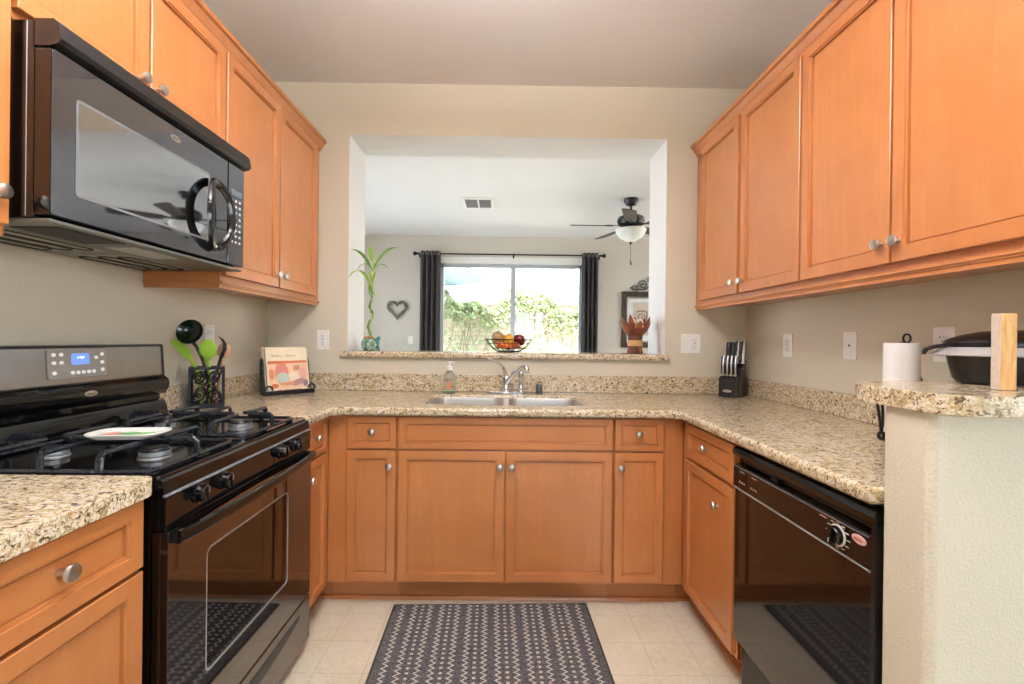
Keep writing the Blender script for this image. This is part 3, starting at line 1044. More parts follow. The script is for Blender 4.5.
link('added_uplight', B(LX - .20, LX + .20, .16, 1.28, LZ + .0805, LZ + .086), glow('added_uplight_glow', '#fbf6fb', LAMP_STRENGTH * 4.5), lt)  # glowing panel added on top of the lamp to brighten the ceiling

# ================================================================== sink and tap
sk = thing('kitchen_sink', 'double-bowl stainless steel sink set into the granite worktop', 'sink', (.02, 2.35, .70))


BOWLS = ((-.358, .008), (.038, .404))
RIMZ = .9035
rim = slab(rrect(SX0 + .0012, SX1 - .0012, SY0 + .0012, SY1 - .0012, .069, 6), [rrect(x0, x1, SY0 + .016, SY1 - .016, .055, 6) for x0, x1 in BOWLS], RIMZ - .004, RIMZ, .0012, 2)
link('rim_plate', rim, STEEL, sk)
for bx0, bx1 in BOWLS:
    bm = bmesh.new()
    rings = []
    for ins, z in ((.0003, RIMZ - .001), (.003, RIMZ - .012), (.010, .735), (.026, .708), (.05, .703)):
        rings.append([(p[0], p[1], z) for p in rrect(bx0 + ins, bx1 - ins, SY0 + .016 + ins, SY1 - .016 - ins, max(.055 - ins * .3, .02), 6)])
    ring_faces(bm, rings, cap0=False)
    b_ = link('basin', bm, STEEL, sk)
    mx_ = (bx0 + bx1) / 2
    link('drain', lathe(bmesh.new(), [(.045, .7035), (.043, .7065), (.034, .7065), (.030, .704), (0, .704)], (mx_, 2.36, 0), 24), CHROME, b_)

fc = thing('faucet', 'chrome single-lever faucet with side spray behind the sink', 'faucet', (.025, 2.61, CT1))
bm = slab(rrect(-.092, .138, 2.576, 2.642, .030, 6), [], CT1 + .0005, CT1 + .014, .005, 3)
link('base_plate', bm, CHROME, fc)
bd = lathe(bmesh.new(), [(.027, .0145), (.026, .025), (.021, .04), (.020, .085), (.022, .095), (.018, .108), (0, .112)], (.022, 2.61, CT1), 24)
link('valve_body', bd, CHROME, fc)
sp_ = [(.026, 2.603, .975), (.040, 2.590, 1.000), (.065, 2.567, 1.035), (.092, 2.542, 1.063), (.112, 2.523, 1.077), (.126, 2.511, 1.080), (.134, 2.504, 1.074), (.136, 2.502, 1.058)]
so = link('spout', tube(bmesh.new(), sp_, [.015, .015, .014, .0135, .013, .0135, .014, .0145], 14), CHROME, fc)
link('aerator', lathe(bmesh.new(), [(.0125, 0), (.0128, .010), (.011, .012), (0, .012)], (.1362, 2.502, 1.0455), 16), STEEL, so)
hl = [(.022, 2.61, 1.020), (.018, 2.612, 1.045), (.006, 2.615, 1.072), (-.016, 2.618, 1.092), (-.045, 2.620, 1.104), (-.082, 2.622, 1.118)]
link('lever', tube(bmesh.new(), hl, [.019, .016, .012, .009, .0075, .005], 12, flat=(1, .75)), CHROME, fc)
sv = lathe(bmesh.new(), [(.018, .0145), (.016, .03), (.0125, .04), (.012, .08), (.0155, .10), (.017, .125), (.013, .138), (0, .14)], (.108, 2.612, CT1), 18)
link('side_spray', sv, CHROME, fc)
ag = thing('air_gap', 'small grey air-gap cap standing right of the faucet', 'cap', (.215, 2.62, CT1))
link('cap', lathe(bmesh.new(), [(.022, .0003), (.022, .006), (.018, .008), (.018, .05), (.015, .056), (0, .057)], (.215, 2.62, CT1), 20), plain('dark_steel', '#6d7074', .3, .8), ag)
bm = bmesh.new()
for q in (.016, .026, .036):
    tube(bm, [(.215 + .0182 * math.cos(R(a)), 2.62 + .0182 * math.sin(R(a)), CT1 + q) for a in range(0, 360, 20)], .0016, 5, closed=True)
link('slots', bm, SLOT, ag)

sd = thing('soap_bottle', 'clear soap bottle with white pump standing left of the faucet', 'bottle', (-.300, 2.60, CT1))
SB = Matrix.Translation((-.300, 2.60, CT1))
clr = NT('clear_plastic').set('#eef2ee', .08, trans=.9, ior=1.3).m
bm = lathe(bmesh.new(), [(.030, .0005), (.034, .004), (.034, .095), (.030, .110), (.014, .125), (.014, .132), (0, .132)], (0, 0, 0), 24)
bm.transform(SB)
link('body', bm, clr, sd)
bm = lathe(bmesh.new(), [(.0305, .004), (.031, .006), (.031, .016), (0, .016)], (0, 0, 0), 20)
bm.transform(SB)
link('green_soap', bm, plain('green_soap', '#8fb77c', .3), sd)
bm = slab(rrect(-.012, .012, .026, .066, .005, 3), [], 0, .001, .0003, 1)
bm.transform(SB @ Matrix.Translation((0, -.0345, 0)) @ Matrix.Rotation(R(90), 4, 'X'))
link('label', bm, plain('orange_label', '#d8885a', .4), sd)
bm = lathe(bmesh.new(), [(.016, .1325), (.017, .135), (.017, .150), (.012, .154), (.006, .156), (.006, .172), (.013, .174), (.013, .183), (0, .184)], (0, 0, 0), 20)
tube(bm, [(0, 0, .178), (.02, -.012, .179), (.032, -.018, .175)], [.006, .005, .004], 8)
bm.transform(SB)
link('pump', bm, WHITEPL, sd)

# ================================================================== wall plates
def screw(bm, x, z):
    lathe(bm, [(.003, 0), (.0025, .0008), (0, .001)], (x, -.006, z), 8, Matrix.Rotation(R(90), 3, 'X'), mat=0)


def plate(name, label, cat, loc, rz, kind, gangs=1):
    t = thing(name, label, cat, loc, rz)
    w_ = .035 + .023 * (gangs - 1)
    b = slab(rrect(-w_, w_, -.0575, .0575, .004, 3), [], 0, .006, .002, 2)
    b.transform(Matrix.Rotation(R(90), 4, 'X'))
    for z in (-.048, .048):
        for gx in ([0] if gangs == 1 else [-.023, .023]):
            screw(b, gx, z)
    link('cover_plate', b, WHITEPL, t, local=True)

    def rect(n, x0, x1, z0, z1, d, m, par, r=.002):
        q = slab(rrect(x0, x1, z0, z1, r, 3), [], 0, d, min(.0008, d * .3), 1)
        q.transform(Matrix.Translation((0, -.0058, 0)) @ Matrix.Rotation(R(90), 4, 'X'))
        return link(n, q, m, par, local=True)

    def outlet(gx, decora=True):
        if decora:
            f = rect('socket_face', gx - .0165, gx + .0165, -.033, .033, .0035, WHITEPL, t)
        else:
            f = None
        for cz in (.0195, -.0195):
            ff = f or rect('socket_face', gx - .0165, gx + .0165, cz - .0135, cz + .0135, .0035, WHITEPL, t, .009)
            for sx_, h_ in ((-.0065, .009), (.0065, .007)):
                rect('slot', gx + sx_ - .0011, gx + sx_ + .0011, cz + .0005, cz + .0005 + h_, .0042, SLOT, ff, .0004)
            rect('slot', gx - .0025, gx + .0025, cz - .010, cz - .005, .0042, SLOT, ff, .002)
        if decora:
            rect('test_button', gx - .006, gx + .006, .0035 - .003, .0035 + .001, .0048, plain('button_grey', '#6a6763', .5), f, .0008)
    if kind == 'gfci':
        outlet(0)
    elif kind == 'duplex':
        outlet(0, False)
    elif kind == 'switch_outlet':
        f = rect('rocker', -.023 - .0165, -.023 + .0165, -.033, .033, .004, WHITEPL, t)
        outlet(.023)
    elif kind == 'jack':
        f = rect('jack_face', -.008, .008, -.009, .009, .003, WHITEPL, t)
        rect('port', -.004, .004, -.004, .005, .0036, SLOT, f, .001)
    elif kind == 'switch':
        f = rect('rocker', -.0165, .0165, -.033, .033, .004, WHITEPL, t)
    return t


plate('wall_outlet', 'white wall outlet left of the pass-through opening above the worktop', 'outlet', (-1.066, WB - .0002, 1.214), 0, 'gfci')
plate('wall_outlet', 'white two-gang plate with switch and outlet right of the pass-through', 'outlet', (1.124, WB - .0002, 1.217), 0, 'switch_outlet', 2)
plate('wall_outlet', 'white outlet on the right wall nearest the knife block', 'outlet', (WR - .0002, 2.306, 1.216), R(-90), 'gfci')
plate('phone_jack', 'white jack plate on the right wall between two outlets', 'jack', (WR - .0002, 1.890, 1.220), R(-90), 'jack')
plate('wall_outlet', 'white outlet on the right wall partly hidden behind the black pan', 'outlet', (WR - .0002, 1.487, 1.229), R(-90), 'duplex')
plate('wall_outlet', 'white outlet on the left wall behind the green utensils', 'outlet', (WL + .0002, 2.176, 1.225), R(90), 'duplex')

# ================================================================== utensil holder with utensils
def M4(loc, rz=0):
    return Matrix.Translation(loc) @ Matrix.Rotation(rz, 4, 'Z')


UC = thing('utensil_holder', 'square black openwork iron utensil holder on the left worktop', 'utensil holder', (-1.290, 2.000, CT1), R(30))
UM = M4((0, 0, 0))
bm = bmesh.new()
hw, hh = .060, .178
box(bm, -hw - .006, hw + .006, -hw * .8 - .006, hw * .8 + .006, .0005, .010, .002)
link('base', bm, WIRON, UC, local=True)
bm = bmesh.new()
for sx_ in (-1, 1):
    for sy_ in (-1, 1):
        box(bm, sx_ * hw - .005, sx_ * hw + .005, sy_ * hw * .8 - .005, sy_ * hw * .8 + .005, .010, hh, .001)
for z in (.016, hh - .006):
    for s in (-1, 1):
        box(bm, -hw, hw, s * hw * .8 - .004, s * hw * .8 + .004, z - .006, z + .006, .001)
        box(bm, s * hw - .004, s * hw + .004, -hw * .8, hw * .8, z - .006, z + .006, .001)
link('frame', bm, WIRON, UC, local=True)


def spiral(cx, cz, r0, turns, a0, sgn, y, n=26):
    out = []
    for i in range(n + 1):
        t = i / n
        r = r0 * (1 - .82 * t)
        a = R(a0) + sgn * 2 * math.pi * turns * t
        out.append((cx + r * math.cos(a), y, cz + r * math.sin(a)))
    return out


def scroll_panel(name, w, mtx):
    bm = bmesh.new()
    for sx_ in (-1, 1):
        for cz, sg in ((.055, 1), (.135, -1)):
            tube(bm, spiral(sx_ * w * .5, cz, w * .42, 1.6, 90 * sg, sg * sx_, 0), .0044, 6)
        tube(bm, [(sx_ * w * .95, 0, .02), (sx_ * w * .6, 0, .08), (sx_ * .008, 0, .098), (sx_ * w * .6, 0, .112), (sx_ * w * .95, 0, .17)], .0044, 6)
    tube(bm, [(.010 * math.cos(R(a)), 0, .096 + .010 * math.sin(R(a))) for a in range(0, 360, 30)], .003, 6, closed=True)
    tube(bm, [(0, 0, .016), (0, 0, .085)], .003, 6)
    tube(bm, [(0, 0, .107), (0, 0, .172)], .003, 6)
    bm.transform(mtx)
    return link(name, bm, WIRON, UC, local=True)


scroll_panel('scroll_panel', hw, M4((0, -hw * .8, 0)))
scroll_panel('scroll_panel', hw, M4((0, hw * .8, 0)))
scroll_panel('scroll_panel', hw * .8, M4((hw, 0, 0), R(90)))
scroll_panel('scroll_panel', hw * .8, M4((-hw, 0, 0), R(90)))


def oriented(c, xdir, zdir):
    z = Vector(zdir).normalized()
    x_ = Vector(xdir)
    x_ = (x_ - z * x_.dot(z)).normalized()
    y = z.cross(x_)
    m = Matrix((x_, y, z)).transposed().to_4x4()
    return Matrix.Translation(c) @ m


UBZ = CT1 + .014
# big black skimmer: shallow bowl facing the room
ld = thing('skimmer', 'large round dark green-black skimmer ladle in the iron utensil holder', 'ladle', (-1.30, 2.01, UBZ))
cpt = Vector((-1.322, 1.935, 1.245))
bm = lathe(bmesh.new(), [(.0, -.022), (.025, -.019), (.043, -.009), (.052, .004), (.0535, .006), (.050, .005), (.041, -.006), (.024, -.015), (0, -.018)], n=28, mtx=None)
bm.transform(oriented(cpt, (.0, .0, 1), (.12, -1, .25)))
bo2 = link('head', bm, DKGREEN, ld)
bm = tube(bmesh.new(), [(-1.285, 2.02, UBZ + .004), (-1.290, 2.0, 1.06), (-1.300, 1.972, 1.14), (-1.310, 1.955, 1.185), cpt + Vector((.004, .012, -.045))], [.006, .006, .0065, .007, .008], 8, flat=(1.3, .7))
link('handle', bm, DKGREEN, ld)

st = thing('spatula', 'lime green spatula leaning left out of the iron utensil holder', 'spatula', (-1.325, 1.99, UBZ))
bm = tube(bmesh.new(), [(-1.31, 1.995, UBZ + .002), (-1.312, 1.975, 1.06), (-1.318, 1.952, 1.110), (-1.326, 1.943, 1.130)], .0065, 8)
link('handle', bm, GREEN, st)
bm = slab([(-.062, -.016), (-.056, .020), (.02, .020), (.036, .010), (.050, .006), (.050, -.006), (.036, -.012), (.02, -.018)], [], -.0022, .0022, .0015, 2)
bm.transform(oriented((-1.353, 1.938, 1.167), (.62, .12, -.76), (.25, -.95, .05)))
link('blade', bm, GREEN, st)

gs = thing('cooking_spoon', 'lime green spoon standing upright in the iron utensil holder', 'spoon', (-1.26, 1.985, UBZ))
bm = tube(bmesh.new(), [(-1.275, 2.0, UBZ + .002), (-1.270, 1.985, 1.06), (-1.266, 1.965, 1.125)], [.006, .006, .009], 8)
link('handle', bm, GREEN, gs)
bm = ball(bmesh.new(), (0, 0, 0), 1, 10, (.033, .008, .043))
for v in bm.verts:
    v.co.y -= .006 * (1 - (v.co.x / .033) ** 2) * -1
bm.transform(oriented((-1.262, 1.958, 1.172), (.85, .25, 0), (0, -.1, 1)))
link('head', bm, GREEN, gs)
g2 = thing('cooking_spoon', 'small pale green spoon half hidden behind the upright green spoon', 'spoon', (-1.30, 2.03, UBZ))
bm = tube(bmesh.new(), [(-1.29, 2.02, UBZ + .002), (-1.292, 2.015, 1.05), (-1.294, 2.01, 1.115)], [.005, .005, .007], 8)
link('handle', bm, plain('pale_green', '#b9cf5a', .4), g2)
bm = ball(bmesh.new(), (-1.296, 2.006, 1.14), 1, 10, (.017, .007, .026))
link('head', bm, plain('pale_green_head', '#b9cf5a', .4), g2)
ws = thing('wooden_spoon', 'wooden spoon behind the green spoon in the iron utensil holder', 'spoon', (-1.24, 2.03, UBZ))
bm = tube(bmesh.new(), [(-1.262, 2.02, UBZ + .002), (-1.250, 2.022, 1.06), (-1.240, 2.02, 1.125)], .0055, 8)
link('handle', bm, SPOONW, ws)
bm = ball(bmesh.new(), (0, 0, 0), 1, 10, (.026, .008, .036))
bm.transform(oriented((-1.230, 2.018, 1.165), (.85, .25, 0), (.25, 0, 1)))
link('head', bm, SPOONW, ws)
bs = thing('serving_spoon', 'black slotted spoon leaning right out of the iron utensil holder', 'spoon', (-1.24, 1.99, UBZ))
bm = tube(bmesh.new(), [(-1.262, 1.985, UBZ + .002), (-1.245, 1.985, 1.06), (-1.222, 1.985, 1.135), (-1.213, 1.985, 1.158)], [.0055, .0055, .007, .008], 8)
link('handle', bm, BLACKP, bs)
bm = tube(bmesh.new(), [(-1.214, 1.985, 1.155), (-1.206, 1.985, 1.172), (-1.208, 1.988, 1.196), (-1.222, 1.992, 1.215), (-1.240, 1.996, 1.226)], [.010, .014, .013, .010, .005], 10, flat=(1, .35))
link('head', bm, BLACKP, bs)

# ================================================================== cookbook on its iron stand
SC = M4((-1.146, 2.479, CT1), R(48))
cs = thing('cookbook_stand', 'black iron cookbook stand in the left corner of the worktop', 'book stand', (-1.146, 2.479, CT1), R(48))
bm = B(-.130, .130, -.004, .006, .0005, .024, .002)
box(bm, -.130, .130, .006, .075, .0005, .010, .002)
link('base', bm, WIRON, cs, local=True)
for s in (-1, 1):
    bm = tube(bmesh.new(), [(s * .113 + .017 * math.cos(R(a)) * 1, -.001, .030 + .020 * math.sin(R(a))) for a in range(-10, 200, 15)], .005, 6)
    link('lip_scroll', bm, WIRON, cs, local=True)
    bm = tube(bmesh.new(), [(s * .121, .034, .010), (s * .121, .050, .07), (s * .121, .064, .15), (s * .121, .072, .185), (s * .121, .084, .192), (s * .121, .094, .18), (s * .121, .096, .13), (s * .121, .072, .008)], .006, 8)
    tube(bm, [(s * .121, .072 + .012 * math.cos(R(a)), .10 + .035 * math.sin(R(a))) for a in range(0, 360, 24)], .0035, 6, closed=True)
    link('side_frame', bm, WIRON, cs, local=True)
tiltm = M4((0, .012, .012)) @ Matrix.Rotation(R(-13), 4, 'X')


def book(name, label, x0, x1, h, th, y, cover, spine):
    t = thing(name, label, 'book', (-1.146, 2.479, CT1), R(48))
    bm = bmesh.new()
    box(bm, x0, x1, y, y + .003, 0, h, .001, 1)
    box(bm, x0, x1, y + th - .003, y + th, 0, h, .001, 1)
    box(bm, x0, x0 + .003, y, y + th, 0, h, .001, 1)
    bm.transform(tiltm)
    c = link('cover', bm, cover, t, local=True)
    bm = B(x0 + .003, x1 - .004, y + .0032, y + th - .0032, .003, h - .003)
    bm.transform(tiltm)
    link('pages', bm, plain('page_paper', '#efe3c4', .8), t, local=True)
    return t, c


CREAM = plain('cover_cream', '#f1e4c4', .35, coat=.3)
bk, cv = book('cookbook', 'cream cookbook with a red illustrated cover in front on the iron stand', -.112, .112, .245, .022, .0, CREAM, None)
bk2, cv2 = book('cookbook', 'second book standing behind the illustrated cookbook, only its edges showing', -.116, .112, .254, .018, .0235, plain('cover_buff', '#e9d9b2', .4), None)


def patch(nm, pts, col, par, lift=.0006):
    bm = bmesh.new()
    ring_faces(bm, [[(p[0], -lift + .0003, p[1]) for p in pts], [(p[0], -lift, p[1]) for p in pts]])
    bm.transform(tiltm)
    return link(nm, bm, plain('print_' + col[1:], col, .35, coat=.3), par, 0, local=True)


def ell(cx, cz, a, b, n=16, rot=0):
    return [(cx + a * math.cos(2 * math.pi * i / n) * math.cos(rot) - b * math.sin(2 * math.pi * i / n) * math.sin(rot), cz + a * math.cos(2 * math.pi * i / n) * math.sin(rot) + b * math.sin(2 * math.pi * i / n) * math.cos(rot)) for i in range(n)]


pic = patch('picture', [(-.104, .022), (.106, .022), (.106, .172), (-.104, .172)], '#eec9a2', cv)
for nm, pts, col in (
    ('picture_shape', [(-.104, .155), (.106, .160), (.106, .172), (-.104, .172)], '#d5764f'),
    ('picture_shape', ell(-.035, .105, .036, .062), '#d98b7c'),
    ('picture_shape', ell(-.033, .138, .014, .018), '#f1d2b6'),
    ('picture_shape', ell(-.030, .078, .034, .030), '#c3d2c4'),
    ('picture_shape', ell(-.088, .10, .014, .030), '#dd8d62'),
    ('picture_shape', [(.028, .118), (.062, .118), (.062, .145), (.028, .145)], '#c98f74'),
    ('picture_shape', ell(.030, .085, .030, .024), '#f4e2cc'),
    ('picture_shape', ell(.078, .100, .022, .034), '#e7b3a0'),
    ('picture_shape', ell(.050, .052, .040, .016, rot=.3), '#b98a86'),
    ('picture_shape', ell(-.010, .045, .040, .010), '#e09a72'),
    ('picture_shape', ell(-.075, .036, .018, .012), '#cf6f4c'),
    ('picture_shape', ell(.088, .046, .014, .020), '#8f7a92')):
    patch(nm, pts, col, pic, .0012 + random.Random(pts[0][0]).random() * .0008)
for i in range(2):
    bm = bmesh.new()
    x0 = -.082 + i * .075
    tube(bm, [(x0 + .058 * k / 30, -.0008, .200 + .007 * math.sin(k * 1.15) * (1 - k / 50)) for k in range(31)], .0012, 5)
    bm.transform(tiltm)
    link('script_title', bm, plain('title_grey', '#b6ab94', .5), cv, local=True)
bm = bmesh.new()
rr_ = random.Random(4)
for k in range(16):
    if k == 3:
        continue
    x0 = -.062 + k * .0082
    box(bm, x0, x0 + .0052, -.0009, -.0002, .010, .0165)
bm.transform(tiltm)
link('caption', bm, plain('caption_red', '#c65a44', .5), cv, local=True)

# ================================================================== knife block
KB = (1.320, 2.590, CT1)
KM = M4(KB, R(-46))
kb = thing('knife_block', 'black angled knife block in the right corner of the worktop', 'knife block', KB, R(-46))
KBM = plain('knife_block_black', '#17181a', .4)
bm = prism(bmesh.new(), [(-.075, .0005), (-.070, .108), (-.030, .120), (-.024, .0005)], -.052, .040, 'x')
link('front_block', bm, KBM, kb, local=True)
bm = prism(bmesh.new(), [(-.0235, .0005), (-.004, .165), (.050, .205), (.062, .0005)], -.052, .052, 'x')
link('rear_block', bm, KBM, kb, local=True)
bm = lathe(bmesh.new(), [(1, 0), (1, .001), (.85, .002), (0, .0022)], n=24)
for v in bm.verts:
    v.co.x *= .024
    v.co.y *= .0075
bm.transform(Matrix.Translation((-.006, -.0738, .036)) @ Matrix.Rotation(R(90), 4, 'X') @ Matrix.Rotation(R(-2.5), 4, 'X'))
bd_ = link('badge', bm, NICKEL, kb, local=True)
bm = tube(bmesh.new(), [(-.006 + (-.014 + .028 * i / 20), -.0762, .036 + .0025 * math.sin(i * 1.4)) for i in range(21)], .0006, 5)
link('script', bm, SCRIPT, bd_, local=True)


def knife(label, x, y, z, lean, L, wd, silver, group, side=0):
    t = thing('kitchen_knife', label, 'knife', KM @ Vector((x, y, z)), R(-46), group)
    d = Vector((side, math.sin(R(lean)), math.cos(R(lean)))).normalized()
    fwd = Vector((0, math.cos(R(lean)), -math.sin(R(lean))))
    prof_ = [(0, .75), (.15, .9), (.5, 1.0), (.8, .95), (.95, 1.1), (1, .7)]
    pts = [d * (L * a) + fwd * (-.006 * math.sin(a * 3)) for a, b in prof_]
    bm = tube(bmesh.new(), pts, [wd * b for a, b in prof_], 10, flat=(.75, 1))
    link('handle', bm, NICKEL if silver == 2 else BLACKP, t, local=True)
    if silver:
        for sx_ in ((1,) if silver == 1 else (-1, 1)):
            pp = [p + Vector((0, -wd * .55, 0)) + Vector((sx_ * wd * .45, 0, 0)) for p in pts]
            link('steel_inlay' if silver == 1 else 'grip_panel', tube(bmesh.new(), pp, wd * .5, 8), NICKEL if silver == 1 else BLACKP, t, local=True)
    link('bolster', lathe(bmesh.new(), [(wd * .9, -.002), (wd, 0), (wd, .006), (wd * .8, .008)], (0, 0, 0), 12), NICKEL, t, local=True)


for i in range(4):
    knife('silver-edged steak knife in the front row of the knife block', -.038 + i * .022, -.052, .1215, 6, .112, .0096, 1, 'steak knives in the front row of the block')
for i in range(2):
    knife('all-black handled knife at the left of the rear row in the knife block', -.036 + i * .024, .018, .186, 8, .125, .0125, 0, 'black-handled knives in the rear row')
for i in range(2):
    knife('tall silver-handled knife at the right of the rear row in the knife block', .012 + i * .030, .022, .190, 12, .130, .0125, 1, 'silver-handled knives in the rear row')

# ================================================================== bar: paper towels, pan, wooden post, bracket
TX, TY = 1.272, 1.440
ph = thing('paper_towel_holder', 'black wire paper towel holder behind the bar top', 'paper towel holder', (TX, TY, CT1))
bm = lathe(bmesh.new(), [(.040, .0005), (.043, .004), (.040, .009), (.012, .011), (0, .011)], (TX, TY, CT1), 28)
link('base', bm, WIRON, ph)
bm = tube(bmesh.new(), [(TX, TY, CT1 + .01), (TX, TY, 1.236)], .005, 8)
tube(bm, [(TX + .016 + .012 * math.cos(R(a)), TY, 1.247 + .014 * math.sin(R(a))) for a in range(0, 360, 20)], .0032, 6, closed=True)
link('post', bm, WIRON, ph)
bm = bmesh.new()
for q in (-.008, .008):
    tube(bm, [(TX - .078 + q, TY - .012, CT1 + .125), (TX - .074 + q * .8, TY - .012, CT1 + .09), (TX - .072 + q * .4, TY - .012, CT1 + .055), (TX - .072, TY - .012, CT1 + .03)], .0042, 6)
tube(bm, [(TX - .072 + .009 * math.cos(R(a)), TY - .012, CT1 + .022 + .010 * math.sin(R(a))) for a in range(0, 360, 24)], .0052, 6, closed=True)
tube(bm, [(TX - .072, TY - .012, CT1 + .010), (TX - .04, TY - .008, CT1 + .006), (TX, TY, CT1 + .006)], .004, 6)
link('scroll_arm', bm, WIRON, ph)
pr = thing('paper_towel_roll', 'white paper towel roll standing on the wire holder behind the bar', 'paper towels', (TX, TY, CT1 + .012))
bm = lathe(bmesh.new(), [(.0215, 0), (.0445, 0), (.046, .003), (.046, .299), (.0445, .302), (.0215, .302), (.0205, .298), (.0205, .004)], (TX, TY, CT1 + .0125), 36)
link('paper', bm, PAPER, pr)
bm = lathe(bmesh.new(), [(.0195, 0), (.0205, 0), (.0205, .3025), (.0195, .3025)], (TX, TY, CT1 + .0125), 24)
link('core', bm, plain('cardboard', '#a98c66', .8), pr)
pc = thing('power_cord', 'short black cord hanging between the paper towel roll and the pan', 'cord', (1.40, 1.53, CT1))
link('cable', tube(bmesh.new(), [(1.330, 1.535, 1.185), (1.372, 1.532, 1.168), (1.398, 1.53, 1.143), (1.413, 1.528, 1.118), (1.424, 1.525, 1.09), (1.428, 1.52, 1.0), (1.426, 1.50, .94), (1.41, 1.44, .9235), (1.36, 1.30, .9235)], .0040, 6), BLACKP, pc)

pan = thing('electric_skillet', 'black lidded pan with wide silver rim on the bar top, cut by the picture edge', 'pan', (1.232, 1.052, BARZ))


def ering(cx, cy, a, b, z, n=48):
    return [(cx + a * math.cos(2 * math.pi * i / n), cy + b * math.sin(2 * math.pi * i / n), z) for i in range(n)]


PX, PY = 1.232, 1.052


def erings(prof_):
    bm = bmesh.new()
    ring_faces(bm, [ering(PX, PY, a, a * .52, z) for a, z in prof_])
    return bm


PANM = plain('pan_black', '#0e0e10', .3, 0, .4)
link('pan_body', erings([(.142, BARZ + .0005), (.156, BARZ + .003), (.166, BARZ + .014), (.176, BARZ + .050), (.179, 1.203)]), PANM, pan)
link('rim', erings([(.178, 1.2035), (.213, 1.2035), (.217, 1.206), (.213, 1.2095), (.184, 1.224), (.178, 1.224)]), plain('rim_silver', '#b5b4b2', .32, .35), pan)
lid = link('lid', erings([(.177, 1.2245), (.185, 1.2255), (.186, 1.234), (.180, 1.241), (.150, 1.252), (.105, 1.261), (.06, 1.264)]), PANM, pan)
bm = tube(bmesh.new(), [(1.075, 1.07, 1.2270), (1.049, 1.075, 1.227), (1.024, 1.075, 1.2235), (1.006, 1.074, 1.2170), (1.000, 1.074, 1.206)], [.006, .0065, .006, .005, .003], 8, flat=(1.6, .8))
link('handle', bm, BLACKP, pan)

PINE = NT('pine')
v_ = PINE.mapped((10, 10, 1.2))
n_ = PINE.noise(v_, 9, 4, .6, 1.5)
PINE.set(PINE.ramp(n_, ((.3, '#c68f55'), (.5, '#d9a868'), (.7, '#e3bd85'))), .7)
PINE = PINE.m
PALE = plain('pale_pine', '#bfb0a0', .75, var=.08, vs=60)  # left face only, paler and greyer than the rest of the post
wp = thing('wooden_post', 'short raw pine post standing upright on the bar in front of the pan', 'wood block', (1.013, .912, BARZ))
bm = B(-.017, .017, -.0095, .0095, .0005, .155, .0015, 1)
for f in bm.faces:
    if f.normal.x < -.7:
        f.material_index = 1
bmesh.ops.recalc_face_normals(bm, faces=bm.faces)
for f in bm.faces:
    f.material_index = 1 if f.normal.x < -.7 else 0
o = link('block', bm, [PINE, PALE], wp, local=True)
wp.rotation_euler.z = R(-3)

# ================================================================== rug
rug = thing('rug', 'dark grey woven kitchen rug with pale zigzag stripes on the floor', 'rug', (-.478, 2.082, 0), R(1.4))
bm = slab([(0, 0), (.876, 0), (.876, -1.50), (0, -1.50)], [], .0008, .009, .003, 2)
link('pile', bm, RUG, rug, local=True)
bm = bmesh.new()
for a in ((-.006, .004, -1.506, .006), (.872, .882, -1.506, .006), (.004, .872, -.004, .006), (.004, .872, -1.506, -1.496)):
    box(bm, a[0], a[1], a[2], a[3], .0006, .0098, .003, 2)
link('binding', bm, plain('rug_binding', '#3a3a3b', .9, var=.2, vs=200), rug, local=True)

# ================================================================== things on the pass-through sill
SZ = SILLZ
bp_ = thing('bamboo_plant', 'curly-stemmed lucky bamboo plant in a green pot at the left end of the sill', 'plant', (-.832, 2.87, SZ))
POTG = NT('green_glaze')
POTG.set(POTG.ramp(POTG.noise(POTG.obj(), 40, 3), ((.35, '#3f6a52'), (.55, '#7fa287'), (.7, '#bcd0c0'))), .2)
bm = lathe(bmesh.new(), [(.036, .0005), (.047, .010), (.055, .035), (.052, .060), (.044, .075), (.041, .078), (.038, .074), (.038, .06), (0, .06)], (-.832, 2.87, SZ), 28)
pot = link('pot', bm, POTG.m, bp_)
rr_ = random.Random(3)
bm = bmesh.new()
ball(bm, (-.785, 2.855, SZ + .055), .020, 8, (.8, .8, 1.1))
ball(bm, (-.775, 2.85, SZ + .080), .012, 8)
tube(bm, [(-.79, 2.85, SZ + .03), (-.772, 2.842, SZ + .02), (-.77, 2.84, SZ + .0015)], [.010, .008, .007], 8)
link('figure_relief', bm, plain('teal_glaze', '#4d7f80', .2, var=.3, vs=60), pot)
bm = bmesh.new()
for i in range(16):
    a, r = rr_.random() * 6.28, rr_.random() * .030
    ball(bm, (-.832 + r * math.cos(a), 2.87 + r * math.sin(a), SZ + .072 + rr_.random() * .012), .008 + rr_.random() * .004, 6)
link('gravel', bm, plain('orange_gravel', '#b9773f', .7, var=.25, vs=60), bp_)
stem = []
for i in range(50):
    t = i / 49
    r = .016 * math.sin(math.pi * min(1, t * 1.25)) if t < .8 else 0
    stem.append((-.836 + .012 * t + r * math.cos(t * 15), 2.87 + r * math.sin(t * 15), SZ + .075 + t * .33))
STEMG = NT('bamboo_green')
STEMG.set(STEMG.ramp(STEMG.noise(STEMG.mapped((1, 1, 1)), 26, 2), ((.4, '#5c7a34'), (.6, '#7c9a4a'), (.7, '#4a4a2a'))), .4)
bm = tube(bmesh.new(), stem, [.0105 + .002 * math.sin(i * 1.3) - .004 * i / 49 for i in range(50)], 8)
st_ = link('stem', bm, STEMG.m, bp_)
LEAF = plain('leaf_green', '#7fae4a', .45, var=.2)
LEAF2 = plain('young_leaf', '#a6c85c', .45, var=.15)


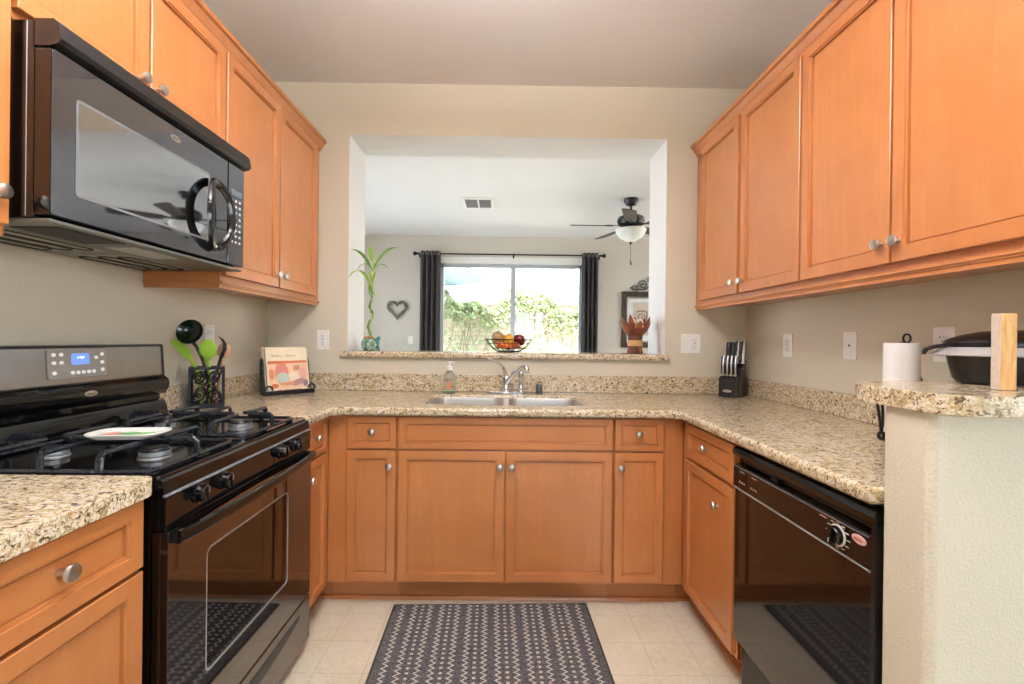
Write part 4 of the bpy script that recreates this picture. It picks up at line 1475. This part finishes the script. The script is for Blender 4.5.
def leaf(par, base, tip, w_, droop, mat, name='leaf', n=8):
    b, t_ = Vector(base), Vector(tip)
    d = t_ - b
    side = d.cross(Vector((0, 0, 1)))
    side = side.normalized() if side.length > .02 else Vector((1, .3, 0)).normalized()
    bm = bmesh.new()
    rings = []
    for i in range(n + 1):
        t = i / n
        p = b + d * t + Vector((0, 0, droop * 4 * t * (1 - t)))
        ww = w_ * max(.06, math.sin(math.pi * (t * .93 + .05)) ** .8)
        nrm = side.cross(d).normalized()
        rings.append([p - side * ww, p - nrm * ww * .25 + nrm * .0006, p + side * ww, p - nrm * ww * .25 - nrm * .0006])
    ring_faces(bm, rings)
    return link(name, bm, mat, par, 60)


top = Vector(stem[-1])
for tip, w_, dr_, m_, up_ in (((-.900, 2.665, 1.745), .010, .04, LEAF, .0), ((-.655, 2.83, 1.790), .013, .045, LEAF, .0), ((-.904, 2.655, 1.575), .010, .08, LEAF2, -.02),
                              ((-.835, 2.84, 1.800), .013, .01, LEAF2, .05), ((-.79, 2.88, 1.66), .014, .03, LEAF2, .02), ((-.905, 2.80, 1.63), .010, .05, LEAF, .0),
                              ((-.73, 2.92, 1.665), .009, .04, LEAF, .0), ((-.80, 2.78, 1.60), .012, .06, LEAF2, .0), ((-.86, 2.93, 1.50), .009, .04, LEAF, .0), ((-.775, 2.85, 1.47), .009, .03, LEAF2, -.06)):
    leaf(bp_, top + Vector((0, 0, up_ + .10 if tip[2] > 1.6 else up_)), tip, w_ * 1.5, dr_, m_)
bm = tube(bmesh.new(), [top - Vector((0, 0, .01)), top + Vector((.002, 0, .06)), top + Vector((.004, 0, .13)), top + Vector((.006, 0, .20))], [.006, .0055, .005, .003], 8)
link('shoot', bm, LEAF2, bp_)

bw = thing('fruit_bowl', 'black wire fruit bowl in the middle of the granite sill', 'bowl', (.038, 2.86, SZ))
bm = bmesh.new()
BCX, BCY = .038, 2.86
for r_, z_, th in ((.149, .080, .0035), (.132, .055, .002), (.072, .006, .004), (.104, .026, .002)):
    tube(bm, [(BCX + r_ * math.cos(R(a)), BCY + r_ * math.sin(R(a)), SZ + z_) for a in range(0, 360, 8)], th, 6, closed=True)
link('rings', bm, WIRON, bw)
for k in range(16):
    a = 2 * math.pi * k / 16
    P = [(r_ * math.cos(a) + BCX, r_ * math.sin(a) + BCY, SZ + z_) for r_, z_ in ((.0, .006), (.072, .006), (.104, .026), (.132, .055), (.149, .080))]
    link('rib', tube(bmesh.new(), P, .0018, 6), WIRON, bw)


def fruit(name, label, cat, c, r, sz, c1, c2, scale=14, rough=.35, stem_=True, lean=(0, 0)):
    m = NT(name + '_skin')
    m.set(m.ramp(m.noise(m.mapped((1, 1, .5)), scale, 3), ((.35, c1), (.65, c2))), rough)
    t = thing(name, label, cat, c)
    prof_ = []
    for i in range(17):
        a = math.pi * i / 16
        rr = math.sin(a) * (1 + .05 * math.cos(a))
        dip = .16 * math.exp(-(i - 16) ** 2 / 3) if stem_ else .03 * math.exp(-(i - 16) ** 2 / 2)
        prof_.append((rr * r * sz[0], (-math.cos(a) - dip + .10 * math.exp(-i * i / 3)) * r * sz[1]))
    bm = lathe(bmesh.new(), prof_, (0, 0, 0), 28)
    mt = Matrix.Rotation(R(lean[0]), 4, 'Y') @ Matrix.Rotation(R(lean[1]), 4, 'X')
    bm.transform(mt)
    link('flesh', bm, m.m, t, local=True)
    bm = tube(bmesh.new(), [(0, 0, r * sz[1] * .80), (.001, 0, r * sz[1] * .95), (.004, 0, r * sz[1] * 1.08)] if stem_ else [(0, 0, r * sz[1] * .94), (0, 0, r * sz[1] * .995)], .0022, 6)
    bm.transform(mt)
    link('stem', bm, plain('fruit_stem', '#4d3a22', .8), t, local=True)
    return t


fruit('mango', 'large brown-green mango on the left of the wire bowl', 'fruit', (-.028, 2.845, SZ + .090), .041, (1.0, 1.05), '#8a6a4a', '#b08a5a', 9, lean=(-12, -30))
fruit('apple', 'dark red apple on the right of the wire bowl', 'fruit', (.104, 2.850, SZ + .078), .040, (1, .92), '#4a1414', '#7c2420', 12, .2, lean=(15, -30))
fruit('lemon', 'yellow-orange fruit on top in the middle of the wire bowl', 'fruit', (.040, 2.835, SZ + .077), .034, (1.15, .95), '#d89a1c', '#e8b133', 10, stem_=False, lean=(80, 10))
ORA = ('#c8642c', '#dd7f3a')
fruit('tangerine', 'orange tangerine low at the left front under the mango', 'fruit', (-.012, 2.792, SZ + .045), .026, (1.05, .9), *ORA, 60, stem_=False)
fruit('tangerine', 'orange tangerine low at the front between two others', 'fruit', (.035, 2.790, SZ + .036), .025, (1.05, .9), *ORA, 60, stem_=False)
fruit('tangerine', 'orange tangerine low at the right front beside the dark red apple', 'fruit', (.083, 2.795, SZ + .042), .025, (1.05, .9), *ORA, 60, stem_=False)
fruit('orange', 'reddish orange half hidden at the back of the wire bowl', 'fruit', (.042, 2.905, SZ + .052), .036, (1.03, .96), '#b5532a', '#cf7038', 50, stem_=False)

VX, VY = .836, 2.86
vs_ = thing('husk_arrangement', 'brown dried husk bundle with a tan band at the right end of the sill', 'dried arrangement', (VX, VY, SZ))
HUSK = NT('husk_brown')
HUSK.set(HUSK.ramp(HUSK.noise(HUSK.mapped((60, 60, 3)), 2.5, 4), ((.35, '#3d2116'), (.55, '#6d3f26'), (.7, '#94623c'))), .7)
bm = bmesh.new()
rr_ = random.Random(8)
for i in range(34):
    a = 2 * math.pi * i / 34
    for rad in (.040, .028):
        tube(bm, [(VX + rad * math.cos(a) * s, VY + rad * math.sin(a) * s, SZ + z) for s, z in ((1.15, .001), (1.0, .03), (.92, .07), (1.05, .115), (1.2, .145 + rr_.random() * .01))], .0048, 5)
lathe(bm, [(.03, .001), (.034, .14), (0, .14)], (VX, VY, SZ), 16)
link('bundle', bm, HUSK.m, vs_)
bm = lathe(bmesh.new(), [(.0445, .048), (.048, .050), (.048, .082), (.0445, .084), (.041, .082), (.041, .050)], (VX, VY, SZ), 28)
link('band', bm, plain('tan_raffia', '#c0935f', .8, var=.12, vs=120), vs_)
HL = plain('husk_leaf', '#8a4a2e', .6, var=.3, vs=25)
for i in range(11):
    a = 2 * math.pi * (i + .3) / 11
    q = rr_.random()
    R0, R1 = .040, .088 + .030 * q
    leaf(vs_, (VX + R0 * math.cos(a), VY + R0 * math.sin(a), SZ + .115), (VX + R1 * math.cos(a), VY + R1 * math.sin(a), SZ + .195 + .045 * q), .023, -.012, HL, 'husk_leaf')
bm = bmesh.new()
for i in range(22):
    a, r = rr_.random() * 6.28, rr_.random() ** .5 * .040
    ball(bm, (VX + r * math.cos(a), VY + r * math.sin(a), SZ + .155 + rr_.random() * .055), .012 + rr_.random() * .006, 6, (1, 1, .7))
link('cream_filler', bm, plain('cream_flower', '#e6d9c6', .9), vs_)

# ================================================================== the room beyond
fan = thing('ceiling_fan', 'dark ceiling fan with white glass bowl light in the room beyond', 'ceiling fan', (1.356, 4.85, CZ))
FX, FY = 1.356, 4.85
FANM = plain('fan_bronze', '#3d3a3a', .35, .5)
BLM = wood('fan_blade_wood', True)
BLM = plain('fan_blade', '#4b3d38', .4, var=.15)
link('canopy', lathe(bmesh.new(), [(.075, -.0005), (.073, -.03), (.05, -.065), (.02, -.075), (0, -.075)], (FX, FY, CZ), 24), FANM, fan)
link('downrod', lathe(bmesh.new(), [(.013, -.07), (.013, -.17), (.03, -.175), (0, -.176)], (FX, FY, CZ), 12), FANM, fan)
mo = link('motor', lathe(bmesh.new(), [(.03, -.165), (.09, -.175), (.135, -.20), (.145, -.235), (.130, -.275), (.09, -.295), (.07, -.31), (.07, -.325), (0, -.326)], (FX, FY, CZ), 32), FANM, fan)
for k in range(5):
    A = Matrix.Translation((FX, FY, CZ - .290)) @ Matrix.Rotation(R(181 + 72 * k), 4, 'Z')
    bm = slab([(.20, -.05), (.30, -.062), (.62, -.072), (.645, -.055), (.65, 0), (.645, .055), (.62, .072), (.30, .062), (.20, .05)], [], -.004, .004, .002, 1)
    bm.transform(A @ Matrix.Rotation(R(-13), 4, 'X'))
    b_ = link('blade', bm, BLM, fan)
    bm = slab([(.07, -.018), (.16, -.014), (.20, -.035), (.26, -.03), (.28, 0), (.26, .03), (.20, .035), (.16, .014), (.07, .018)], [], .0042, .010, .002, 1)
    bm.transform(A @ Matrix.Rotation(R(-13), 4, 'X'))
    link('blade_iron', bm, FANM, b_)
BOWL = NT('frosted_bowl').set('#f2efe9', .35)
BOWL.b.inputs['Subsurface Weight'].default_value = 0
bm = lathe(bmesh.new(), [(.158, -.325), (.162, -.332), (.150, -.365), (.115, -.41), (.06, -.445), (.012, -.458), (0, -.458), ], (FX, FY, CZ), 36)
bo3 = link('glass_bowl', bm, BOWL.m, fan)
link('finial', lathe(bmesh.new(), [(.012, -.4585), (.018, -.465), (.012, -.475), (.006, -.487), (0, -.488)], (FX, FY, CZ), 14), FANM, bo3)
bm = tube(bmesh.new(), [(FX, FY, CZ - .487), (FX, FY, CZ - .655)], .0022, 5)
ball(bm, (FX, FY, CZ - .665), .008, 6, (1, 1, 1.6))
ball(bm, (FX + .006, FY, CZ - .69), .009, 6, (1, 1, 1.6))
link('pull_chain', bm, FANM, fan)

vt = thing('ceiling_vent', 'white slatted air vent in the ceiling beyond the pass-through', 'vent', (-.284, 5.065, CZ))
bm = slab(rrect(-.46, -.108, 4.87, 5.262, .008, 3), [rrect(-.425, -.292, 4.905, 5.225, .004, 2), rrect(-.276, -.143, 4.905, 5.225, .004, 2)], CZ - .012, CZ - .0005, .004, 2)
link('frame', bm, WHITEPL, vt)
link('backing', B(-.43, -.138, 4.90, 5.23, CZ - .003, CZ - .0006), plain('vent_shadow', '#c4c2bf', .7), vt)
for i in range(9):
    yy = 4.925 + i * .035
    for xa, xb in ((-.4255, -.2915), (-.2765, -.1425)):
        bm = B(xa, xb, -.011, .011, -.0008, .0008)
        bm.transform(Matrix.Translation((0, yy, CZ - .008)) @ Matrix.Rotation(R(24), 4, 'X'))
        link('slat', bm, WHITEPL, vt)

# curtains
CURT = plain('curtain_charcoal', '#4d4747', .85, 0, .15, var=.12, vs=8)
RODZ, RY = 2.462, FAR - .10


def curtain(label, x0, x1):
    t = thing('curtain', label, 'curtain', ((x0 + x1) / 2, RY, .02))
    n, rings = 64, []
    cols = []
    for i in range(n + 1):
        u = i / n
        cols.append((x0 + (x1 - x0) * u, RY + .034 * math.cos(u * math.pi * 2 * 4)))
    bm = bmesh.new()
    zs = [2.500, 2.44, 2.0, 1.2, .5, .02]
    fr, bk = [], []
    for z in zs:
        k = 1 + (2.5 - z) * .08
        fr.append([bm.verts.new((x, RY + (y - RY) * k - .002, z)) for x, y in cols])
        bk.append([bm.verts.new((x, RY + (y - RY) * k + .002, z)) for x, y in cols])
    for g_ in (fr, bk):
        for a, b in zip(g_, g_[1:]):
            for i in range(n):
                bm.faces.new((a[i], a[i + 1], b[i + 1], b[i]))
    for i in range(n):
        bm.faces.new((fr[0][i], fr[0][i + 1], bk[0][i + 1], bk[0][i]))
        bm.faces.new((fr[-1][i], fr[-1][i + 1], bk[-1][i + 1], bk[-1][i]))
    for a, b, c, d in zip(fr, fr[1:], bk, bk[1:]):
        bm.faces.new((a[0], b[0], d[0], c[0]))
        bm.faces.new((a[n], b[n], d[n], c[n]))
    link('panel', bm, CURT, t, 60)
    for i in range(8):
        xx = x0 + (x1 - x0) * (i + .5) / 8
        bm = tube(bmesh.new(), [(xx, RY + .019 * math.cos(R(a)), RODZ + .019 * math.sin(R(a))) for a in range(0, 360, 24)], .004, 6, closed=True)
        link('grommet', bm, NICKEL, t)


curtain('dark grey curtain panel at the left side of the garden window', -1.213, -.915)
curtain('dark grey curtain panel at the right side of the garden window', 1.150, 1.392)
rd = thing('curtain_rod', 'thin black curtain rod above the garden window', 'curtain rod', (.1, RY, RODZ))
link('rod', tube(bmesh.new(), [(-1.245, RY, RODZ), (1.425, RY, RODZ)], .0105, 10), WIRON, rd)
for s, xx in ((-1, -1.245), (1, 1.425)):
    bm = lathe(bmesh.new(), [(.012, 0), (.020, .004), (.014, .012), (.026, .028), (.030, .045), (.024, .062), (0, .070)], (0, 0, 0), 16, Matrix.Rotation(R(90 * s), 3, 'Y'))
    bm.transform(Matrix.Translation((xx, RY, RODZ)))
    link('finial', bm, WIRON, rd)
for xx in (-1.232, .148, 1.412):
    bm = B(xx - .008, xx + .008, RY + .002, FAR - .0005, RODZ - .006, RODZ + .006, .002, 1)
    box(bm, xx - .012, xx + .012, FAR - .006, FAR - .0005, RODZ - .04, RODZ + .03, .002, 1)
    box(bm, xx - .011, xx + .011, RY - .013, RY + .013, RODZ - .0135, RODZ + .0135, .003, 1)
    link('bracket', bm, WIRON, rd)

# heart of twisted twigs on the far wall
ht = thing('heart_wreath', 'grey twig heart hanging on the wall left of the window', 'wall decor', (-1.553, FAR, 1.65))
HW = NT('grey_twig')
HW.set(HW.ramp(HW.noise(HW.mapped((1, 1, 1)), 40, 3), ((.35, '#4b4843'), (.65, '#8b867c'))), .8)


def heart(s, dy, wob, ph):
    out = []
    for i in range(60):
        t = 2 * math.pi * i / 60
        x_ = 16 * math.sin(t) ** 3
        z_ = 13 * math.cos(t) - 5 * math.cos(2 * t) - 2 * math.cos(3 * t) - math.cos(4 * t)
        q = wob * math.sin(9 * t + ph)
        out.append((-1.553 + x_ / 16 * .133 * s * (1 + q), FAR - .022 + dy + .006 * math.cos(9 * t + ph), 1.662 + z_ / 16 * .135 * s * (1 + q)))
    return out


for s, ph in ((1.08, 0), (.98, 2.1), (.88, 4.2), (1.0, 5.5)):
    link('twig_ring', tube(bmesh.new(), heart(s, 0, .03, ph), .010, 6, closed=True), HW.m, ht)

# framed picture and iron scroll at the right
pf = thing('framed_picture', 'dark framed picture on the far wall behind the dried husk bundle', 'picture', (2.06, FAR, 1.55))
PX0, PX1, PZ0, PZ1 = 1.752, 2.37, 1.13, 1.955
DARKF = plain('dark_frame', '#4a3c34', .4, .1, var=.2, vs=50)


def frame_bm(x0, x1, z0, z1, w_, ya, yb, yc):
    bm = bmesh.new()
    rings = []
    for ins, y in ((0, ya), (0, yb), (w_ * .35, yb - .006), (w_ * .8, yb), (w_, yc), (w_, ya)):
        rings.append([(x0 + ins, y, z0 + ins), (x1 - ins, y, z0 + ins), (x1 - ins, y, z1 - ins), (x0 + ins, y, z1 - ins)])
    ring_faces(bm, rings, cap0=False, cap1=False)
    return bm


link('frame', frame_bm(PX0, PX1, PZ0, PZ1, .075, FAR - .001, FAR - .035, FAR - .018), DARKF, pf)
link('liner', frame_bm(PX0 + .075, PX1 - .075, PZ0 + .075, PZ1 - .075, .025, FAR - .002, FAR - .020, FAR - .014), plain('silver_liner', '#a9a39a', .35, .5), pf)
ma = link('mat_board', B(PX0 + .09, PX1 - .09, FAR - .012, FAR - .003, PZ0 + .09, PZ1 - .09), plain('mat_board_white', '#e3dfda', .7), pf)
ar = link('art_sheet', B(PX0 + .17, PX1 - .17, FAR - .0126, FAR - .0118, PZ0 + .18, PZ1 - .16), plain('art_beige', '#cdb9a6', .7), pf)
bm = tube(bmesh.new(), spiral(2.04, 1.58, .06, 1.2, 0, 1, FAR - .0135), .006, 5)
tube(bm, [(1.98, FAR - .0135, 1.66), (2.05, FAR - .0135, 1.675), (2.13, FAR - .0135, 1.65), (2.12, FAR - .0135, 1.5)], .006, 5)
link('drawing', bm, plain('art_ink', '#5d5450', .7), ar)
isr = thing('iron_scroll', 'black iron scroll ornament on the far wall above the framed picture', 'wall decor', (2.1, FAR, 2.06))
SCY = FAR - .012
for c_, r_, t_, a_, sg in (((1.935, 2.005), .055, 1.3, -60, 1), ((2.065, 2.055), .075, 1.5, 200, -1), ((2.175, 2.13), .07, 1.4, -90, 1), ((2.30, 2.03), .07, 1.4, -20, -1)):
    link('scroll', tube(bmesh.new(), spiral(c_[0], c_[1], r_, t_, a_, sg, SCY), .0075, 6), WIRON, isr)
bm = tube(bmesh.new(), [(1.88, SCY, 2.02), (1.92, SCY, 1.985), (2.0, SCY, 1.985), (2.08, SCY, 1.99), (2.18, SCY, 2.04), (2.24, SCY, 2.06), (2.34, SCY, 2.0)], .008, 6)
link('bar', bm, WIRON, isr)
plate('light_switch', 'small white switch plate low on the far wall beside the left curtain', 'switch', (-1.355, FAR - .0002, 1.205), 0, 'switch')

pg = thing('grass_plant', 'tall thin grass plant beyond the sill beside the bamboo pot', 'plant', (-1.30, 5.4, 0))
bm = lathe(bmesh.new(), [(.13, .001), (.17, .02), (.19, .45), (.20, .47), (.185, .47), (.175, .42), (0, .42)], (-1.30, 5.4, 0), 28)
link('pot', bm, plain('grey_pot', '#77736d', .6), pg)
rr_ = random.Random(12)
bm = bmesh.new()
for i in range(46):
    a, r = rr_.random() * 6.28, .05 + .13 * rr_.random()
    h_ = 1.05 + .32 * rr_.random()
    tube(bm, [(-1.30 + .3 * r * math.cos(a), 5.4 + .3 * r * math.sin(a), .41), (-1.30 + .7 * r * math.cos(a), 5.4 + .7 * r * math.sin(a), .41 + (h_ - .41) * .6), (-1.30 + 1.5 * r * math.cos(a), 5.4 + 1.5 * r * math.sin(a), h_)], [.005, .005, .0012], 5, flat=(1, .3))
tag(link('grass_blades', bm, plain('grass_green', '#7d9a70', .5, var=.25), pg), kind='stuff')

# ================================================================== the garden outside
PATIO = plain('patio_concrete', '#cfc9bf', .8)
struct('ground', B(-60, 60, 6.9, 80, -.18, -.08), PATIO)
struct('ground_front', B(-60, 60, -60, -3.6, -.18, -.08), plain('front_paving', '#b9b3a6', .8))
struct('ground_side', B(4.7, 60, -3.59, 6.89, -.18, -.08), plain('side_paving', '#b9b3a6', .8))
GB = NT('block_wall')
brk = GB.n('ShaderNodeTexBrick')
GB.l(GB.mapped((1, 1, 1), (R(90), 0, 0)), brk.inputs[0])
brk.inputs['Color1'].default_value = lin('#cbbba6')
brk.inputs['Color2'].default_value = lin('#c1b09a')
brk.inputs['Mortar'].default_value = lin('#a8998a')
brk.inputs['Scale'].default_value = 2.5
GB.set(brk.outputs[0], .85)
bm = B(-8, 8, 10.6, 10.8, -.08, 2.02)
box(bm, -8, 8, 10.56, 10.84, 2.0201, 2.09, .01)
struct('wall_garden', bm, GB.m)


def leaves(bm, n, seed, fx, size):
    rr = random.Random(seed)
    for i in range(n):
        c = Vector(fx(rr))
        s = size * (.6 + .8 * rr.random())
        d = Vector((rr.gauss(0, 1), rr.gauss(0, 1) - .6, rr.gauss(0, 1) - .4)).normalized()
        u = d.cross(Vector((rr.random(), rr.random(), 1))).normalized()
        v = d.cross(u)
        q = [c + u * s, c + v * s * .55 + d * s * .1, c - u * s, c - v * s * .55 + d * s * .1]
        bm.faces.new([bm.verts.new(p) for p in q])


VINE = plain('vine_green', '#8d9a6c', .6, var=.35, vs=6)
bm = bmesh.new()


def vine_pt(rr):
    x_ = rr.uniform(-4.5, 6)
    den = .5 + .5 * math.sin(x_ * 2.3 + 1) * math.sin(x_ * .9)
    topz = 2.10 + .18 * math.sin(x_ * 3.1) + .1 * math.sin(x_ * 7.7)
    z = topz - abs(rr.gauss(0, .22 if x_ < .2 else .32)) + .06
    if rr.random() < .35:
        z = rr.uniform(.3, topz) if den > .35 else z
    return (x_, 10.44 - min(.5, abs(rr.gauss(0, .14))), z)


leaves(bm, 15000, 5, vine_pt, .045)
vn = thing('garden_vine', 'sunlit green vine trailing over the garden wall outside the window', 'vine', (0, 10.5, -.08))
tag(link('leaf_mass', bm, VINE, vn, 0), kind='stuff')
bm = bmesh.new()
rr_ = random.Random(9)
for i in range(90):
    x_ = rr_.uniform(-4.5, 6)
    z1 = 1.9 + rr_.random() * .2
    P = [(x_, 10.55, z1)]
    for k in range(5):
        P.append((P[-1][0] + rr_.gauss(-.06, .07), 10.55 - rr_.random() * .05, P[-1][2] - .2 - rr_.random() * .18))
    tube(bm, P, .008, 4)
tag(link('trailing_stems', bm, plain('vine_stem', '#7d6a50', .8), vn, 0), kind='stuff')

um = thing('patio_umbrella', 'pale blue patio umbrella seen at the top left through the garden window', 'umbrella', (-2.05, 9.0, -.08))
AW = plain('umbrella_cloth', '#8fb2bd', .8)
bm = bmesh.new()
rings = []
for r_, z in ((.04, 3.05), (.6, 2.93), (1.2, 2.74), (1.72, 2.50), (1.73, 2.44), (1.71, 2.48), (1.18, 2.71), (.04, 3.02)):
    rings.append([(-2.05 + r_ * math.cos(2 * math.pi * k / 8 + .2), 9.0 + r_ * math.sin(2 * math.pi * k / 8 + .2), z) for k in range(8)])
ring_faces(bm, rings)
link('canopy', bm, AW, um, 0)
link('pole', lathe(bmesh.new(), [(.025, 0), (.025, 3.1), (0, 3.14)], (-2.05, 9.0, -.08), 12), WHITEPL, um)
link('base', lathe(bmesh.new(), [(.26, .001), (.26, .05), (.06, .09), (.04, .3), (.0255, .3)], (-2.05, 9.0, -.08), 24), PATIO, um)
for k in range(8):
    a = 2 * math.pi * k / 8 + .2
    link('rib', tube(bmesh.new(), [(-2.05 + .05 * math.cos(a), 9.0 + .05 * math.sin(a), 3.0), (-2.05 + 1.68 * math.cos(a), 9.0 + 1.68 * math.sin(a), 2.475)], .009, 5), NICKEL, um)

hs = thing('neighbour_house', 'pale stucco house behind the garden wall, seen through the right window pane', 'house', (4, 20, -.08))
link('wall', B(-1.0, 12, 20, 28, -.08, 5.6), plain('stucco', '#e6dcd2', .9), hs)
link('roof', prism(bmesh.new(), [(19.4, 5.61), (24, 7.4), (28.6, 5.61)], -1.5, 12.5, 'x'), plain('roof_tile', '#b98a78', .8), hs)
link('lower_roof', prism(bmesh.new(), [(18.6, 3.05), (19.99, 3.5), (19.99, 3.05)], -.8, 4.2, 'x'), plain('roof_tile_low', '#c9a698', .8), hs)
wf = link('window', B(.2, 3.2, 19.95, 19.998, 3.7, 4.9, .01), WHITEPL, hs)
PB = plain('window_blue', '#7f97ad', .15)
for a, b in ((.28, 1.66), (1.74, 3.12)):
    link('pane', B(a, b, 19.94, 19.955, 3.78, 4.82), PB, wf)
